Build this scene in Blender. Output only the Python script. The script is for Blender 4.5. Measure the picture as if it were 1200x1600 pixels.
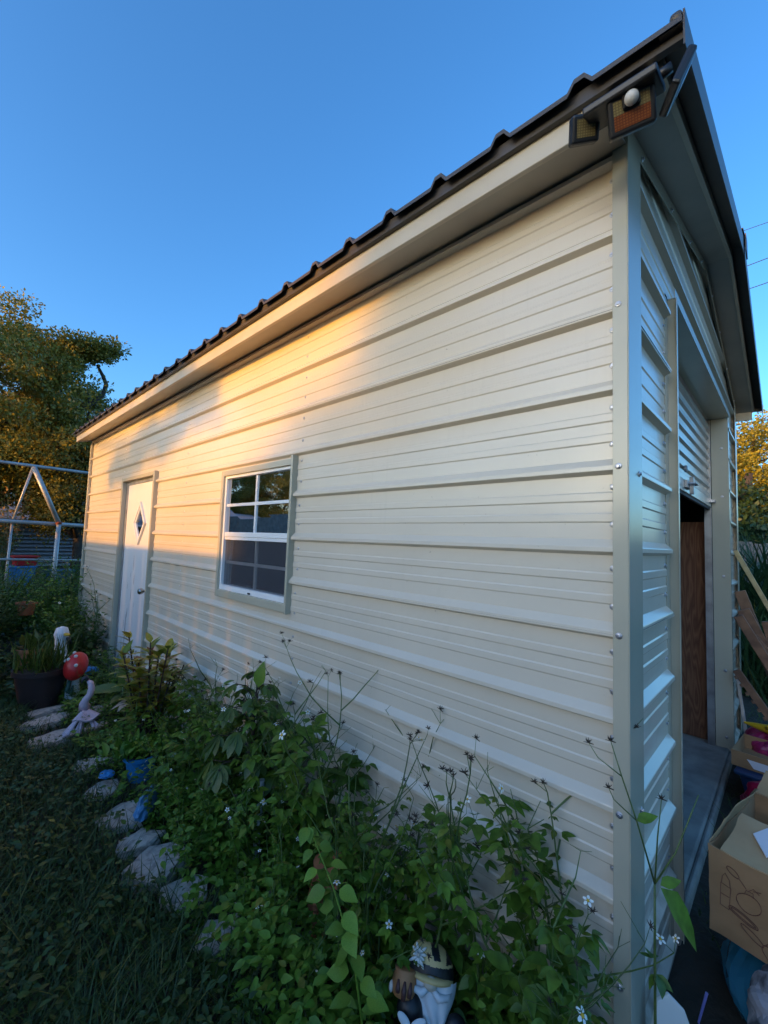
import bpy, bmesh, math, random
import numpy as np
from mathutils import Vector, Matrix

R = math.radians
random.seed(7)
rng = np.random.default_rng(11)
scene = bpy.context.scene
for o in list(bpy.data.objects):
    bpy.data.objects.remove(o)
COL = scene.collection

# ------------------------------------------------------------------ camera
CAM = Vector((-1.2824, -0.3189, 1.4064))
yaw, pitch, roll = R(46.157), R(3.92), R(2.036)
fw = Vector((math.sin(yaw) * math.cos(pitch), math.cos(yaw) * math.cos(pitch), math.sin(pitch)))
rt0 = Vector((math.cos(yaw), -math.sin(yaw), 0))
up0 = rt0.cross(fw)
rt = rt0 * math.cos(roll) + up0 * math.sin(roll)
up = -rt0 * math.sin(roll) + up0 * math.cos(roll)
cd = bpy.data.cameras.new('camera')
cam = bpy.data.objects.new('camera', cd)
COL.objects.link(cam)
m = Matrix((rt, up, -fw)).transposed().to_4x4()
m.translation = CAM
cam.matrix_world = m
cd.sensor_fit = 'VERTICAL'
cd.sensor_height = 24.0
cd.sensor_width = 18.0
cd.lens = 665.0 / 1600.0 * 24.0
cd.clip_start = 0.02
cd.clip_end = 2000
scene.camera = cam

# ------------------------------------------------------------------ sky and sun
SUN_EL = R(8.0)
SUN_DIR = Vector((-1.0, 0.10, 0)).normalized()           # horizontal direction towards the sun
to_sun = Vector((SUN_DIR.x * math.cos(SUN_EL), SUN_DIR.y * math.cos(SUN_EL), math.sin(SUN_EL)))
world = bpy.data.worlds.new('World')
scene.world = world
world.use_nodes = True
wn = world.node_tree
wn.nodes.clear()
sky = wn.nodes.new('ShaderNodeTexSky')
sky.sky_type = 'NISHITA'
sky.sun_disc = False
sky.sun_elevation = SUN_EL
sky.sun_rotation = math.atan2(SUN_DIR.x, SUN_DIR.y)
sky.air_density = 1.0
sky.dust_density = 2.0
sky.ozone_density = 4.2
bgn = wn.nodes.new('ShaderNodeBackground')
bgn.inputs['Strength'].default_value = 0.15
wo = wn.nodes.new('ShaderNodeOutputWorld')
hsn = wn.nodes.new('ShaderNodeHueSaturation')
hsn.inputs['Saturation'].default_value = 1.08
wn.links.new(sky.outputs[0], hsn.inputs['Color'])
wn.links.new(hsn.outputs[0], bgn.inputs[0])
wn.links.new(bgn.outputs[0], wo.inputs[0])
sl = bpy.data.lights.new('sun', 'SUN')
sl.energy = 2.0
sl.angle = R(0.8)
sl.color = (0.70, 0.29, 0.0)
sun = bpy.data.objects.new('sun', sl)
COL.objects.link(sun)
sun.rotation_euler = to_sun.to_track_quat('Z', 'Y').to_euler()
sun.location = (-30, 3, 12)

vs = scene.view_settings
vs.view_transform = 'Standard'
vs.look = 'None'
vs.gamma = 1
vs.use_curve_mapping = False
vs.exposure = 1.92
scene.render.engine = 'CYCLES'
scene.render.resolution_x = 768
scene.render.resolution_y = 1024

# ------------------------------------------------------------------ helpers
def tag(o, label=None, cat=None, group=None, kind=None):
    if label: o['label'] = label
    if cat: o['category'] = cat
    if group: o['group'] = group
    if kind: o['kind'] = kind
    return o

def empty(name, loc=(0, 0, 0), rz=0, label=None, cat=None, group=None):
    o = bpy.data.objects.new(name, None)
    COL.objects.link(o)
    o.location = loc
    o.rotation_euler = (0, 0, rz)
    o.empty_display_size = 0.1
    return tag(o, label, cat, group)

def link(name, me, parent=None):
    o = bpy.data.objects.new(name, me)
    COL.objects.link(o)
    if parent: o.parent = parent
    return o

def copy_tree(o, parent=None):
    c = o.copy()
    COL.objects.link(c)
    c.parent = parent
    for ch in o.children:
        copy_tree(ch, c)
    return c

class MB:
    def __init__(s): s.v, s.f, s.mi = [], [], []
    def add(s, vs_, fs, mi=0):
        b = len(s.v)
        s.v += [tuple(v) for v in vs_]
        s.f += [tuple(i + b for i in f) for f in fs]
        s.mi += [mi] * len(fs)
        return s
    def box(s, a, b, mi=0):
        x0, y0, z0 = a; x1, y1, z1 = b
        if x0 > x1: x0, x1 = x1, x0
        if y0 > y1: y0, y1 = y1, y0
        if z0 > z1: z0, z1 = z1, z0
        return s.add([(x0, y0, z0), (x1, y0, z0), (x1, y1, z0), (x0, y1, z0), (x0, y0, z1), (x1, y0, z1), (x1, y1, z1), (x0, y1, z1)],
                     [(0, 3, 2, 1), (4, 5, 6, 7), (0, 1, 5, 4), (1, 2, 6, 5), (2, 3, 7, 6), (3, 0, 4, 7)], mi)
    def hexa(s, c8, mi=0):
        return s.add(c8, [(0, 3, 2, 1), (4, 5, 6, 7), (0, 1, 5, 4), (1, 2, 6, 5), (2, 3, 7, 6), (3, 0, 4, 7)], mi)
    def obox(s, c, ax, ay, az, mi=0):
        c, ax, ay, az = Vector(c), Vector(ax), Vector(ay), Vector(az)
        return s.hexa([c - ax - ay - az, c + ax - ay - az, c + ax + ay - az, c - ax + ay - az,
                       c - ax - ay + az, c + ax - ay + az, c + ax + ay + az, c - ax + ay + az], mi)
    def beam(s, a, b, w, h, upv=(0, 0, 1), mi=0):
        a, b = Vector(a), Vector(b)
        d = (b - a); L = d.length; d.normalize()
        sd = d.cross(Vector(upv))
        if sd.length < 1e-4: sd = d.cross(Vector((1, 0, 0)))
        sd.normalize(); u = sd.cross(d)
        return s.obox((a + b) / 2, d * L / 2, sd * w / 2, u * h / 2, mi)
    def tube(s, pts, rad, n=8, mi=0, cap=True):
        pts = [Vector(p) for p in pts]
        rad = rad if hasattr(rad, '__len__') else [rad] * len(pts)
        b = len(s.v)
        ref = None
        for i, p in enumerate(pts):
            d = (pts[min(i + 1, len(pts) - 1)] - pts[max(i - 1, 0)])
            if d.length < 1e-9: d = Vector((0, 0, 1))
            d.normalize()
            if ref is None:
                ref = d.orthogonal().normalized()
            ref = (ref - d * ref.dot(d))
            if ref.length < 1e-6: ref = d.orthogonal()
            ref.normalize()
            q = d.cross(ref)
            for k in range(n):
                a = 2 * math.pi * k / n
                s.v.append(tuple(p + (ref * math.cos(a) + q * math.sin(a)) * rad[i]))
        for i in range(len(pts) - 1):
            for k in range(n):
                k2 = (k + 1) % n
                s.f.append((b + i * n + k, b + i * n + k2, b + (i + 1) * n + k2, b + (i + 1) * n + k)); s.mi.append(mi)
        if cap:
            s.f.append(tuple(b + k for k in reversed(range(n)))); s.mi.append(mi)
            e = b + (len(pts) - 1) * n
            s.f.append(tuple(e + k for k in range(n))); s.mi.append(mi)
        return s
    def lathe(s, prof, n=24, c=(0, 0, 0), axis='z', mi=0, cap=True):
        b = len(s.v); c = Vector(c)
        for r, h in prof:
            for k in range(n):
                a = 2 * math.pi * k / n
                x, y = r * math.cos(a), r * math.sin(a)
                v = {'z': (x, y, h), 'x': (h, x, y), 'y': (y, h, x)}[axis]
                s.v.append(tuple(c + Vector(v)))
        for i in range(len(prof) - 1):
            for k in range(n):
                k2 = (k + 1) % n
                s.f.append((b + i * n + k, b + i * n + k2, b + (i + 1) * n + k2, b + (i + 1) * n + k)); s.mi.append(mi)
        if cap:
            s.f.append(tuple(b + k for k in reversed(range(n)))); s.mi.append(mi)
            e = b + (len(prof) - 1) * n
            s.f.append(tuple(e + k for k in range(n))); s.mi.append(mi)
        return s
    def ell(s, c, r, n=16, mm=10, mi=0, rot=None):
        b = len(s.v); c = Vector(c)
        for i in range(mm + 1):
            t = math.pi * i / mm
            for k in range(n):
                a = 2 * math.pi * k / n
                v = Vector((r[0] * math.sin(t) * math.cos(a), r[1] * math.sin(t) * math.sin(a), r[2] * math.cos(t)))
                if rot is not None: v = rot @ v
                s.v.append(tuple(c + v))
        for i in range(mm):
            for k in range(n):
                k2 = (k + 1) % n
                s.f.append((b + i * n + k, b + (i + 1) * n + k, b + (i + 1) * n + k2, b + i * n + k2)); s.mi.append(mi)
        return s
    def prism(s, poly, z0, z1, mi=0):
        n = len(poly); b = len(s.v)
        s.v += [(x, y, z0) for x, y in poly] + [(x, y, z1) for x, y in poly]
        s.f.append(tuple(b + k for k in reversed(range(n)))); s.f.append(tuple(b + n + k for k in range(n)))
        s.mi += [mi, mi]
        for k in range(n):
            k2 = (k + 1) % n
            s.f.append((b + k, b + k2, b + n + k2, b + n + k)); s.mi.append(mi)
        return s
    def mesh(s, name, mats, smooth=False):
        me = bpy.data.meshes.new(name)
        me.from_pydata(s.v, [], s.f)
        if not isinstance(mats, (list, tuple)): mats = [mats]
        for mm in mats: me.materials.append(mm)
        if len(mats) > 1:
            me.polygons.foreach_set('material_index', s.mi)
        if smooth:
            me.polygons.foreach_set('use_smooth', [True] * len(me.polygons))
        me.update()
        return me
    def build(s, name, mats, parent=None, smooth=False, bevel=0, auto=None):
        me = s.mesh(name, mats, smooth)
        o = link(name, me, parent)
        if bevel:
            md = o.modifiers.new('bevel', 'BEVEL'); md.width = bevel; md.segments = 2; md.limit_method = 'ANGLE'
            md.angle_limit = R(40)
        if auto is not None:
            me.set_sharp_from_angle(angle=R(auto))
        return o

# ---- leaves: many copies of one small template joined with numpy
def leaf_tpl(w=0.5, fold=0.12, droop=0.12, n=4, shape='ovate'):
    vs_, fs = [], []
    for i in range(n + 1):
        t = i / n
        if shape == 'ovate': ww = w * (math.sin(math.pi * t ** 0.75)) * 0.5
        elif shape == 'heart': ww = w * 0.5 * math.sin(math.pi * min(1, (t * 0.94 + 0.06)) ** 0.55)
        elif shape == 'lance': ww = w * 0.5 * math.sin(math.pi * t ** 0.6) ** 0.8
        elif shape == 'obov': ww = w * 0.5 * math.sin(math.pi * t ** 1.35)
        else: ww = w * 0.5 * (1 - t)
        z = -droop * t * t
        if i == 0 and shape != 'blade':
            vs_.append((0, 0, 0))
        elif i == n:
            vs_.append((0, 1, z))
        else:
            vs_ += [(-ww, t, z + fold * ww * 2), (0, t, z), (ww, t, z + fold * ww * 2)]
    # faces
    if shape == 'blade':
        k = 0
        for i in range(n - 1):
            a = i * 3
            fs += [(a, a + 1, a + 4, a + 3), (a + 1, a + 2, a + 5, a + 4)]
        a = (n - 1) * 3
        fs += [(a, a + 1, a + 3), (a + 1, a + 2, a + 3)]
    else:
        fs += [(0, 2, 1), (0, 3, 2)]
        for i in range(n - 2):
            a = 1 + i * 3
            fs += [(a, a + 1, a + 4, a + 3), (a + 1, a + 2, a + 5, a + 4)]
        a = 1 + (n - 2) * 3
        fs += [(a, a + 1, a + 3), (a + 1, a + 2, a + 3)]
    return np.array(vs_, float), fs

QUAD_LEAF = (np.array([(0, 0, 0), (-0.28, 0.45, 0.06), (0, 1, -0.08), (0.28, 0.45, 0.06)], float), [(0, 3, 2, 1)])
TRI_LEAF = leaf_tpl(0.55, 0.15, 0.2, 3)

def leaf_mesh(name, tpl, org, axis, nrm, size, mat, wide=None):
    tv, tf = tpl
    org = np.asarray(org, float); axis = np.asarray(axis, float); nrm = np.asarray(nrm, float)
    N = len(org)
    size = np.broadcast_to(np.asarray(size, float), (N,))
    y = axis / (np.linalg.norm(axis, axis=1, keepdims=True) + 1e-9)
    x = np.cross(y, nrm); x /= (np.linalg.norm(x, axis=1, keepdims=True) + 1e-9)
    z = np.cross(x, y)
    wd = size if wide is None else size * wide
    V = (org[:, None] + tv[None, :, 0:1] * (x * wd[:, None])[:, None] + tv[None, :, 1:2] * (y * size[:, None])[:, None]
         + tv[None, :, 2:3] * (z * size[:, None])[:, None]).reshape(-1, 3)
    nv = len(tv)
    loops, starts, tot = [], [], 0
    base = []
    for f in tf:
        base.append(np.array(f))
    flat = np.concatenate(base)
    lens = np.array([len(f) for f in tf])
    L = (flat[None] + (np.arange(N) * nv)[:, None]).ravel()
    lt = np.tile(lens, N)
    ls = np.concatenate([[0], np.cumsum(lt)[:-1]])
    me = bpy.data.meshes.new(name)
    me.vertices.add(len(V)); me.vertices.foreach_set('co', V.ravel())
    me.loops.add(len(L)); me.loops.foreach_set('vertex_index', L.astype(np.int32))
    me.polygons.add(len(lt)); me.polygons.foreach_set('loop_start', ls.astype(np.int32))
    me.polygons.foreach_set('loop_total', lt.astype(np.int32))
    me.polygons.foreach_set('use_smooth', [True] * len(lt))
    me.materials.append(mat)
    me.update(calc_edges=True); me.validate()
    return me

def rnd_dirs(n, zb=0.0):
    d = rng.normal(size=(n, 3)); d[:, 2] += zb
    return d / np.linalg.norm(d, axis=1, keepdims=True)

# ------------------------------------------------------------------ materials
def mat(name, col, rough=0.6, metal=0.0, spec=0.5, noise=None, bump=None, coat=0):
    """noise=(scale, amount, second colour), bump=(scale, strength, distance)"""
    mt = bpy.data.materials.new(name); mt.use_nodes = True
    nt = mt.node_tree; p = nt.nodes['Principled BSDF']
    p.inputs['Base Color'].default_value = (*col, 1)
    p.inputs['Roughness'].default_value = rough
    p.inputs['Metallic'].default_value = metal
    p.inputs['Specular IOR Level'].default_value = spec
    p.inputs['Coat Weight'].default_value = coat
    tc = nt.nodes.new('ShaderNodeTexCoord')
    if noise:
        sc, lo, hi, c2 = noise
        nz = nt.nodes.new('ShaderNodeTexNoise'); nz.inputs['Scale'].default_value = sc; nz.inputs['Detail'].default_value = 8
        nt.links.new(tc.outputs['Object'], nz.inputs['Vector'])
        mr = nt.nodes.new('ShaderNodeMapRange'); mr.inputs['From Min'].default_value = lo; mr.inputs['From Max'].default_value = hi
        nt.links.new(nz.outputs['Fac'], mr.inputs['Value'])
        mx = nt.nodes.new('ShaderNodeMix'); mx.data_type = 'RGBA'
        mx.inputs['A'].default_value = (*col, 1); mx.inputs['B'].default_value = (*c2, 1)
        nt.links.new(mr.outputs['Result'], mx.inputs['Factor']); nt.links.new(mx.outputs['Result'], p.inputs['Base Color'])
    if bump:
        sc, st, ds = bump
        nb = nt.nodes.new('ShaderNodeTexNoise'); nb.inputs['Scale'].default_value = sc; nb.inputs['Detail'].default_value = 6
        nt.links.new(tc.outputs['Object'], nb.inputs['Vector'])
        bp = nt.nodes.new('ShaderNodeBump'); bp.inputs['Strength'].default_value = st; bp.inputs['Distance'].default_value = ds
        nt.links.new(nb.outputs['Fac'], bp.inputs['Height']); nt.links.new(bp.outputs['Normal'], p.inputs['Normal'])
    return mt

def leaf_mat(name, c1, c2, trans=0.25, rough=0.45, spec=0.4, objvar=0.25, yellow=0.7):
    mt = bpy.data.materials.new(name); mt.use_nodes = True
    nt = mt.node_tree; p = nt.nodes['Principled BSDF']; out = nt.nodes['Material Output']
    p.inputs['Roughness'].default_value = rough; p.inputs['Specular IOR Level'].default_value = spec
    ge = nt.nodes.new('ShaderNodeNewGeometry')
    mx = nt.nodes.new('ShaderNodeMix'); mx.data_type = 'RGBA'
    mx.inputs['A'].default_value = (*c1, 1); mx.inputs['B'].default_value = (*c2, 1)
    nt.links.new(ge.outputs['Random Per Island'], mx.inputs['Factor'])
    ye = nt.nodes.new('ShaderNodeMapRange'); ye.inputs['From Min'].default_value = 0.93; ye.inputs['From Max'].default_value = 1.0
    ye.inputs['To Max'].default_value = yellow
    nt.links.new(ge.outputs['Random Per Island'], ye.inputs['Value'])
    my = nt.nodes.new('ShaderNodeMix'); my.data_type = 'RGBA'; my.inputs['B'].default_value = (0.26, 0.20, 0.035, 1)
    nt.links.new(ye.outputs['Result'], my.inputs['Factor']); nt.links.new(mx.outputs['Result'], my.inputs['A'])
    tcl = nt.nodes.new('ShaderNodeTexCoord'); nl = nt.nodes.new('ShaderNodeTexNoise'); nl.inputs['Scale'].default_value = 45
    nt.links.new(tcl.outputs['Object'], nl.inputs['Vector'])
    mv = nt.nodes.new('ShaderNodeMapRange'); mv.inputs['From Min'].default_value = .3; mv.inputs['From Max'].default_value = .7; mv.inputs['To Min'].default_value = .72; mv.inputs['To Max'].default_value = 1.25
    nt.links.new(nl.outputs['Fac'], mv.inputs['Value'])
    h2 = nt.nodes.new('ShaderNodeHueSaturation'); nt.links.new(my.outputs['Result'], h2.inputs['Color']); nt.links.new(mv.outputs['Result'], h2.inputs['Value'])
    oi = nt.nodes.new('ShaderNodeObjectInfo')
    mr = nt.nodes.new('ShaderNodeMapRange'); mr.inputs['To Min'].default_value = 1 - objvar; mr.inputs['To Max'].default_value = 1 + objvar
    nt.links.new(oi.outputs['Random'], mr.inputs['Value'])
    hs = nt.nodes.new('ShaderNodeHueSaturation')
    nt.links.new(h2.outputs['Color'], hs.inputs['Color']); nt.links.new(mr.outputs['Result'], hs.inputs['Value'])
    nt.links.new(hs.outputs['Color'], p.inputs['Base Color'])
    tr = nt.nodes.new('ShaderNodeBsdfTranslucent')
    nt.links.new(hs.outputs['Color'], tr.inputs['Color'])
    ms = nt.nodes.new('ShaderNodeMixShader'); ms.inputs[0].default_value = trans
    nt.links.new(p.outputs[0], ms.inputs[1]); nt.links.new(tr.outputs[0], ms.inputs[2]); nt.links.new(ms.outputs[0], out.inputs[0])
    return mt

def clear_mat(name, col, alpha, rough=0.03, ior=1.5, tint=None):
    """thin pane: fresnel mirror over a tinted see-through sheet"""
    mt = bpy.data.materials.new(name); mt.use_nodes = True
    nt = mt.node_tree; out = nt.nodes['Material Output']; nt.nodes.remove(nt.nodes['Principled BSDF'])
    fr = nt.nodes.new('ShaderNodeFresnel'); fr.inputs['IOR'].default_value = ior
    gl = nt.nodes.new('ShaderNodeBsdfGlossy'); gl.inputs['Roughness'].default_value = rough
    tp = nt.nodes.new('ShaderNodeBsdfTransparent'); tp.inputs['Color'].default_value = (*(tint or col), 1)
    df = nt.nodes.new('ShaderNodeBsdfDiffuse'); df.inputs['Color'].default_value = (*col, 1)
    m1 = nt.nodes.new('ShaderNodeMixShader'); m1.inputs[0].default_value = alpha
    nt.links.new(tp.outputs[0], m1.inputs[1]); nt.links.new(df.outputs[0], m1.inputs[2])
    m2 = nt.nodes.new('ShaderNodeMixShader')
    nt.links.new(fr.outputs[0], m2.inputs[0]); nt.links.new(m1.outputs[0], m2.inputs[1]); nt.links.new(gl.outputs[0], m2.inputs[2])
    nt.links.new(m2.outputs[0], out.inputs[0])
    return mt

def add_rows(mt, sc):
    """grid of tiny squares (LED array) mixed over the colour"""
    return mt

M = {}
def wall_paint():
    """painted steel with faint oil-canning, rain streaks and mud splashed up from the bed"""
    mt = mat('beige_painted_steel', (0.77, 0.675, 0.545), 0.22, spec=0.55, bump=(2.0, 0.26, 0.02))
    nt = mt.node_tree; p = nt.nodes['Principled BSDF']; L = nt.links.new
    N = lambda t: nt.nodes.new(t)
    tc = N('ShaderNodeTexCoord')
    def noise(sc, scale=(1, 1, 1), det=6):
        mp = N('ShaderNodeMapping'); mp.inputs['Scale'].default_value = scale; L(tc.outputs['Object'], mp.inputs['Vector'])
        nz = N('ShaderNodeTexNoise'); nz.inputs['Scale'].default_value = sc; nz.inputs['Detail'].default_value = det; L(mp.outputs[0], nz.inputs['Vector']); return nz.outputs['Fac']
    def rng_(v, a, b, c=0.0, d=1.0):
        m_ = N('ShaderNodeMapRange'); m_.inputs['From Min'].default_value = a; m_.inputs['From Max'].default_value = b
        m_.inputs['To Min'].default_value = c; m_.inputs['To Max'].default_value = d; L(v, m_.inputs['Value']); return m_.outputs['Result']
    def mul(a, b):
        m_ = N('ShaderNodeMath'); m_.operation = 'MULTIPLY'; L(a, m_.inputs[0]); L(b, m_.inputs[1]); return m_.outputs[0]
    def mix(f, a, col):
        m_ = N('ShaderNodeMix'); m_.data_type = 'RGBA'; L(f, m_.inputs['Factor'])
        if isinstance(a, tuple): m_.inputs['A'].default_value = (*a, 1)
        else: L(a, m_.inputs['A'])
        m_.inputs['B'].default_value = (*col, 1); return m_.outputs['Result']
    c = mix(rng_(noise(1.1), .35, .75), (0.675, 0.60, 0.485), (0.605, 0.535, 0.43))
    streak = mul(rng_(noise(5, (9, 9, .35)), .56, .85, 0, .35), rng_(noise(1.7), .42, .70))
    c = mix(streak, c, (0.44, 0.39, 0.31))
    sx = N('ShaderNodeSeparateXYZ'); L(tc.outputs['Object'], sx.inputs[0])
    splash = mul(rng_(sx.outputs['Z'], .62, .05), rng_(noise(11, det=9), .46, .66, 0, .8))
    c = mix(splash, c, (0.26, 0.205, 0.145))
    speck = mul(rng_(noise(55, det=3), .70, .76, 0, .6), rng_(noise(2.3), .45, .65))
    c = mix(speck, c, (0.30, 0.25, 0.19))
    L(c, p.inputs['Base Color'])
    return mt
M['beige'] = wall_paint()
M['trim'] = mat('sage_trim_steel', (0.47, 0.44, 0.34), 0.22, noise=(3, 0.4, 0.8, (0.415, 0.39, 0.30)), bump=(3, 0.05, 0.01))
M['fascia'] = mat('beige_fascia', (0.55, 0.49, 0.39), 0.42, noise=(4, 0.45, 0.8, (0.45, 0.39, 0.30)), bump=(3, 0.08, 0.01))
M['soffit'] = mat('grey_soffit', (0.40, 0.37, 0.32), 0.4, noise=(5, 0.4, 0.8, (0.32, 0.295, 0.26)))
M['roof'] = mat('dark_bronze_roof', (0.060, 0.052, 0.047), 0.42, noise=(6, 0.4, 0.8, (0.085, 0.07, 0.06)), bump=(8, 0.1, 0.01))
M['white'] = mat('white_door_paint', (0.72, 0.725, 0.73), 0.33, noise=(2.5, 0.4, 0.8, (0.69, 0.695, 0.70)))
M['vinyl'] = mat('white_vinyl', (0.76, 0.77, 0.78), 0.3)
M['zinc'] = mat('zinc_screw', (0.50, 0.50, 0.54), 0.35, metal=0.8, noise=(60, 0.45, 0.7, (0.35, 0.34, 0.36)))
M['galv'] = mat('galvanised_steel', (0.42, 0.43, 0.44), 0.45, metal=0.7, noise=(12, 0.4, 0.7, (0.27, 0.27, 0.28)))
M['curtain'] = mat('beige_curtain', (0.42, 0.40, 0.35), 0.22, noise=(5, 0.4, 0.8, (0.36, 0.35, 0.31)))
M['nickel'] = mat('brushed_nickel', (0.55, 0.5, 0.44), 0.25, metal=1.0)
M['black'] = mat('black_plastic', (0.012, 0.013, 0.016), 0.4, bump=(60, 0.1, 0.002))
M['rubber'] = mat('dark_rubber', (0.02, 0.02, 0.022), 0.7)
M['glass'] = clear_mat('window_glass', (0.22, 0.24, 0.26), 0.02, 0.02)
M['screen'] = clear_mat('insect_screen', (0.14, 0.145, 0.17), 0.28, 0.6, 1.02, (0.55, 0.55, 0.55))
M['concrete'] = mat('concrete', (0.42, 0.375, 0.32), 0.9, noise=(7, 0.35, 0.7, (0.24, 0.21, 0.18)), bump=(30, 0.4, 0.01))
M['dirt'] = mat('garden_soil', (0.055, 0.042, 0.030), 0.95, noise=(4, 0.35, 0.7, (0.03, 0.028, 0.018)), bump=(18, 0.6, 0.04))
M['stone'] = mat('weathered_stone', (0.50, 0.435, 0.37), 0.92, noise=(38, 0.46, 0.74, (0.20, 0.18, 0.165)), bump=(60, 0.6, 0.006))
M['wood'] = None
M['rawwood'] = mat('pale_stick_wood', (0.52, 0.40, 0.20), 0.7, noise=(30, 0.4, 0.7, (0.42, 0.30, 0.14)))
M['oldwood'] = mat('old_red_board', (0.26, 0.135, 0.075), 0.75, noise=(14, 0.4, 0.68, (0.15, 0.075, 0.045)), bump=(40, 0.3, 0.004))
M['greywood'] = mat('grey_fence_wood', (0.22, 0.20, 0.185), 0.85, noise=(7, 0.35, 0.7, (0.13, 0.12, 0.115)), bump=(25, 0.4, 0.01))
M['bark'] = mat('oak_bark', (0.075, 0.058, 0.045), 0.95, noise=(9, 0.4, 0.7, (0.04, 0.03, 0.025)), bump=(14, 0.8, 0.04))
M['card'] = mat('cardboard', (0.38, 0.215, 0.105), 0.85, noise=(6, 0.35, 0.7, (0.27, 0.15, 0.07)), bump=(70, 0.1, 0.002))
M['cardin'] = mat('cardboard_pale', (0.48, 0.32, 0.17), 0.85, noise=(8, 0.4, 0.75, (0.40, 0.25, 0.125)))
M['ink'] = mat('maroon_ink', (0.17, 0.06, 0.04), 0.8)
M['paper'] = mat('white_paper', (0.68, 0.67, 0.70), 0.8)
M['cloth'] = mat('grey_white_cloth', (0.30, 0.28, 0.30), 0.95, noise=(9, 0.5, 0.56, (0.08, 0.075, 0.085)), bump=(40, 0.4, 0.01))
M['bluebag'] = clear_mat('blue_plastic_film', (0.05, 0.30, 0.46), 0.55, 0.15)
M['bluepl'] = mat('blue_plastic', (0.02, 0.20, 0.48), 0.35)
M['navy'] = mat('navy_plastic', (0.012, 0.045, 0.12), 0.35)
M['magenta'] = mat('magenta_plastic', (0.30, 0.02, 0.10), 0.35, bump=(9, 0.6, 0.03))
M['redpl'] = mat('red_plastic', (0.52, 0.02, 0.02), 0.35)
M['yellow'] = mat('yellow_plastic', (0.60, 0.38, 0.02), 0.35)
M['pot'] = mat('dark_pot', (0.03, 0.018, 0.018), 0.55)
M['terra'] = mat('terracotta', (0.42, 0.16, 0.07), 0.8, noise=(14, 0.4, 0.7, (0.3, 0.1, 0.05)))
M['pink'] = mat('pale_pink_paint', (0.56, 0.44, 0.50), 0.5)
M['cream'] = mat('cream_paint', (0.66, 0.66, 0.62), 0.5)
M['honey'] = mat('yellow_cream_paint', (0.62, 0.46, 0.20), 0.5)
M['orange'] = mat('orange_clay_paint', (0.48, 0.22, 0.09), 0.55, noise=(18, 0.4, 0.7, (0.36, 0.15, 0.06)))
M['brownp'] = mat('brown_honey_paint', (0.10, 0.04, 0.035), 0.5)
M['beard'] = mat('white_blue_paint', (0.62, 0.67, 0.70), 0.55, bump=(30, 0.5, 0.006))
M['skin'] = mat('beige_paint', (0.50, 0.45, 0.36), 0.5)
M['siding'] = mat('grey_siding', (0.46, 0.45, 0.49), 0.8, noise=(3, 0.4, 0.7, (0.40, 0.39, 0.43)))
M['shingle'] = mat('grey_shingle', (0.34, 0.32, 0.33), 0.9, noise=(10, 0.4, 0.7, (0.27, 0.25, 0.26)))
M['pipe'] = mat('galvanised_pipe', (0.50, 0.49, 0.47), 0.45, metal=0.3, noise=(9, 0.4, 0.7, (0.36, 0.34, 0.32)))
M['rust'] = mat('rust', (0.35, 0.08, 0.03), 0.9)
M['cable'] = mat('black_cable', (0.02, 0.02, 0.022), 0.6)
M['stem'] = leaf_mat('green_stem', (0.07, 0.12, 0.03), (0.09, 0.13, 0.04), 0.0)
M['dry'] = mat('dry_brown_stalk', (0.045, 0.032, 0.022), 0.9)
M['weed'] = leaf_mat('weed_leaf', (0.070, 0.150, 0.016), (0.135, 0.235, 0.026), 0.3)
M['bright'] = leaf_mat('lime_leaf', (0.15, 0.27, 0.03), (0.20, 0.33, 0.04), 0.3)
M['fresh'] = leaf_mat('fresh_weed_leaf', (0.110, 0.205, 0.018), (0.170, 0.285, 0.030), 0.35)
M['cover'] = leaf_mat('cover_leaf', (0.030, 0.064, 0.011), (0.055, 0.100, 0.016), 0.2)
M['palm'] = leaf_mat('palmate_leaf', (0.060, 0.115, 0.022), (0.095, 0.150, 0.026), 0.25, 0.35)
M['croton'] = leaf_mat('croton_leaf', (0.10, 0.16, 0.02), (0.38, 0.32, 0.04), 0.2, 0.3)
M['crotonred'] = leaf_mat('croton_red_leaf', (0.20, 0.05, 0.02), (0.30, 0.14, 0.03), 0.2, 0.3)
M['oak'] = leaf_mat('oak_leaf', (0.155, 0.155, 0.026), (0.290, 0.240, 0.036), 0.25, 0.5)
M['gold'] = leaf_mat('yellow_green_leaf', (0.34, 0.30, 0.035), (0.46, 0.39, 0.05), 0.3, 0.5)
M['dark'] = leaf_mat('dark_tree_leaf', (0.030, 0.075, 0.030), (0.055, 0.105, 0.035), 0.2)
M['grass'] = leaf_mat('grass_blade', (0.055, 0.10, 0.014), (0.095, 0.14, 0.02), 0.25)
M['lawn'] = leaf_mat('lawn_blade', (0.030, 0.060, 0.012), (0.055, 0.090, 0.016), 0.2)
M['petal'] = mat('white_petal', (0.78, 0.78, 0.72), 0.6)
M['pollen'] = mat('yellow_flower_centre', (0.55, 0.36, 0.03), 0.8)
M['deadleaf'] = mat('dead_leaf', (0.40, 0.32, 0.24), 0.8)

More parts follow.
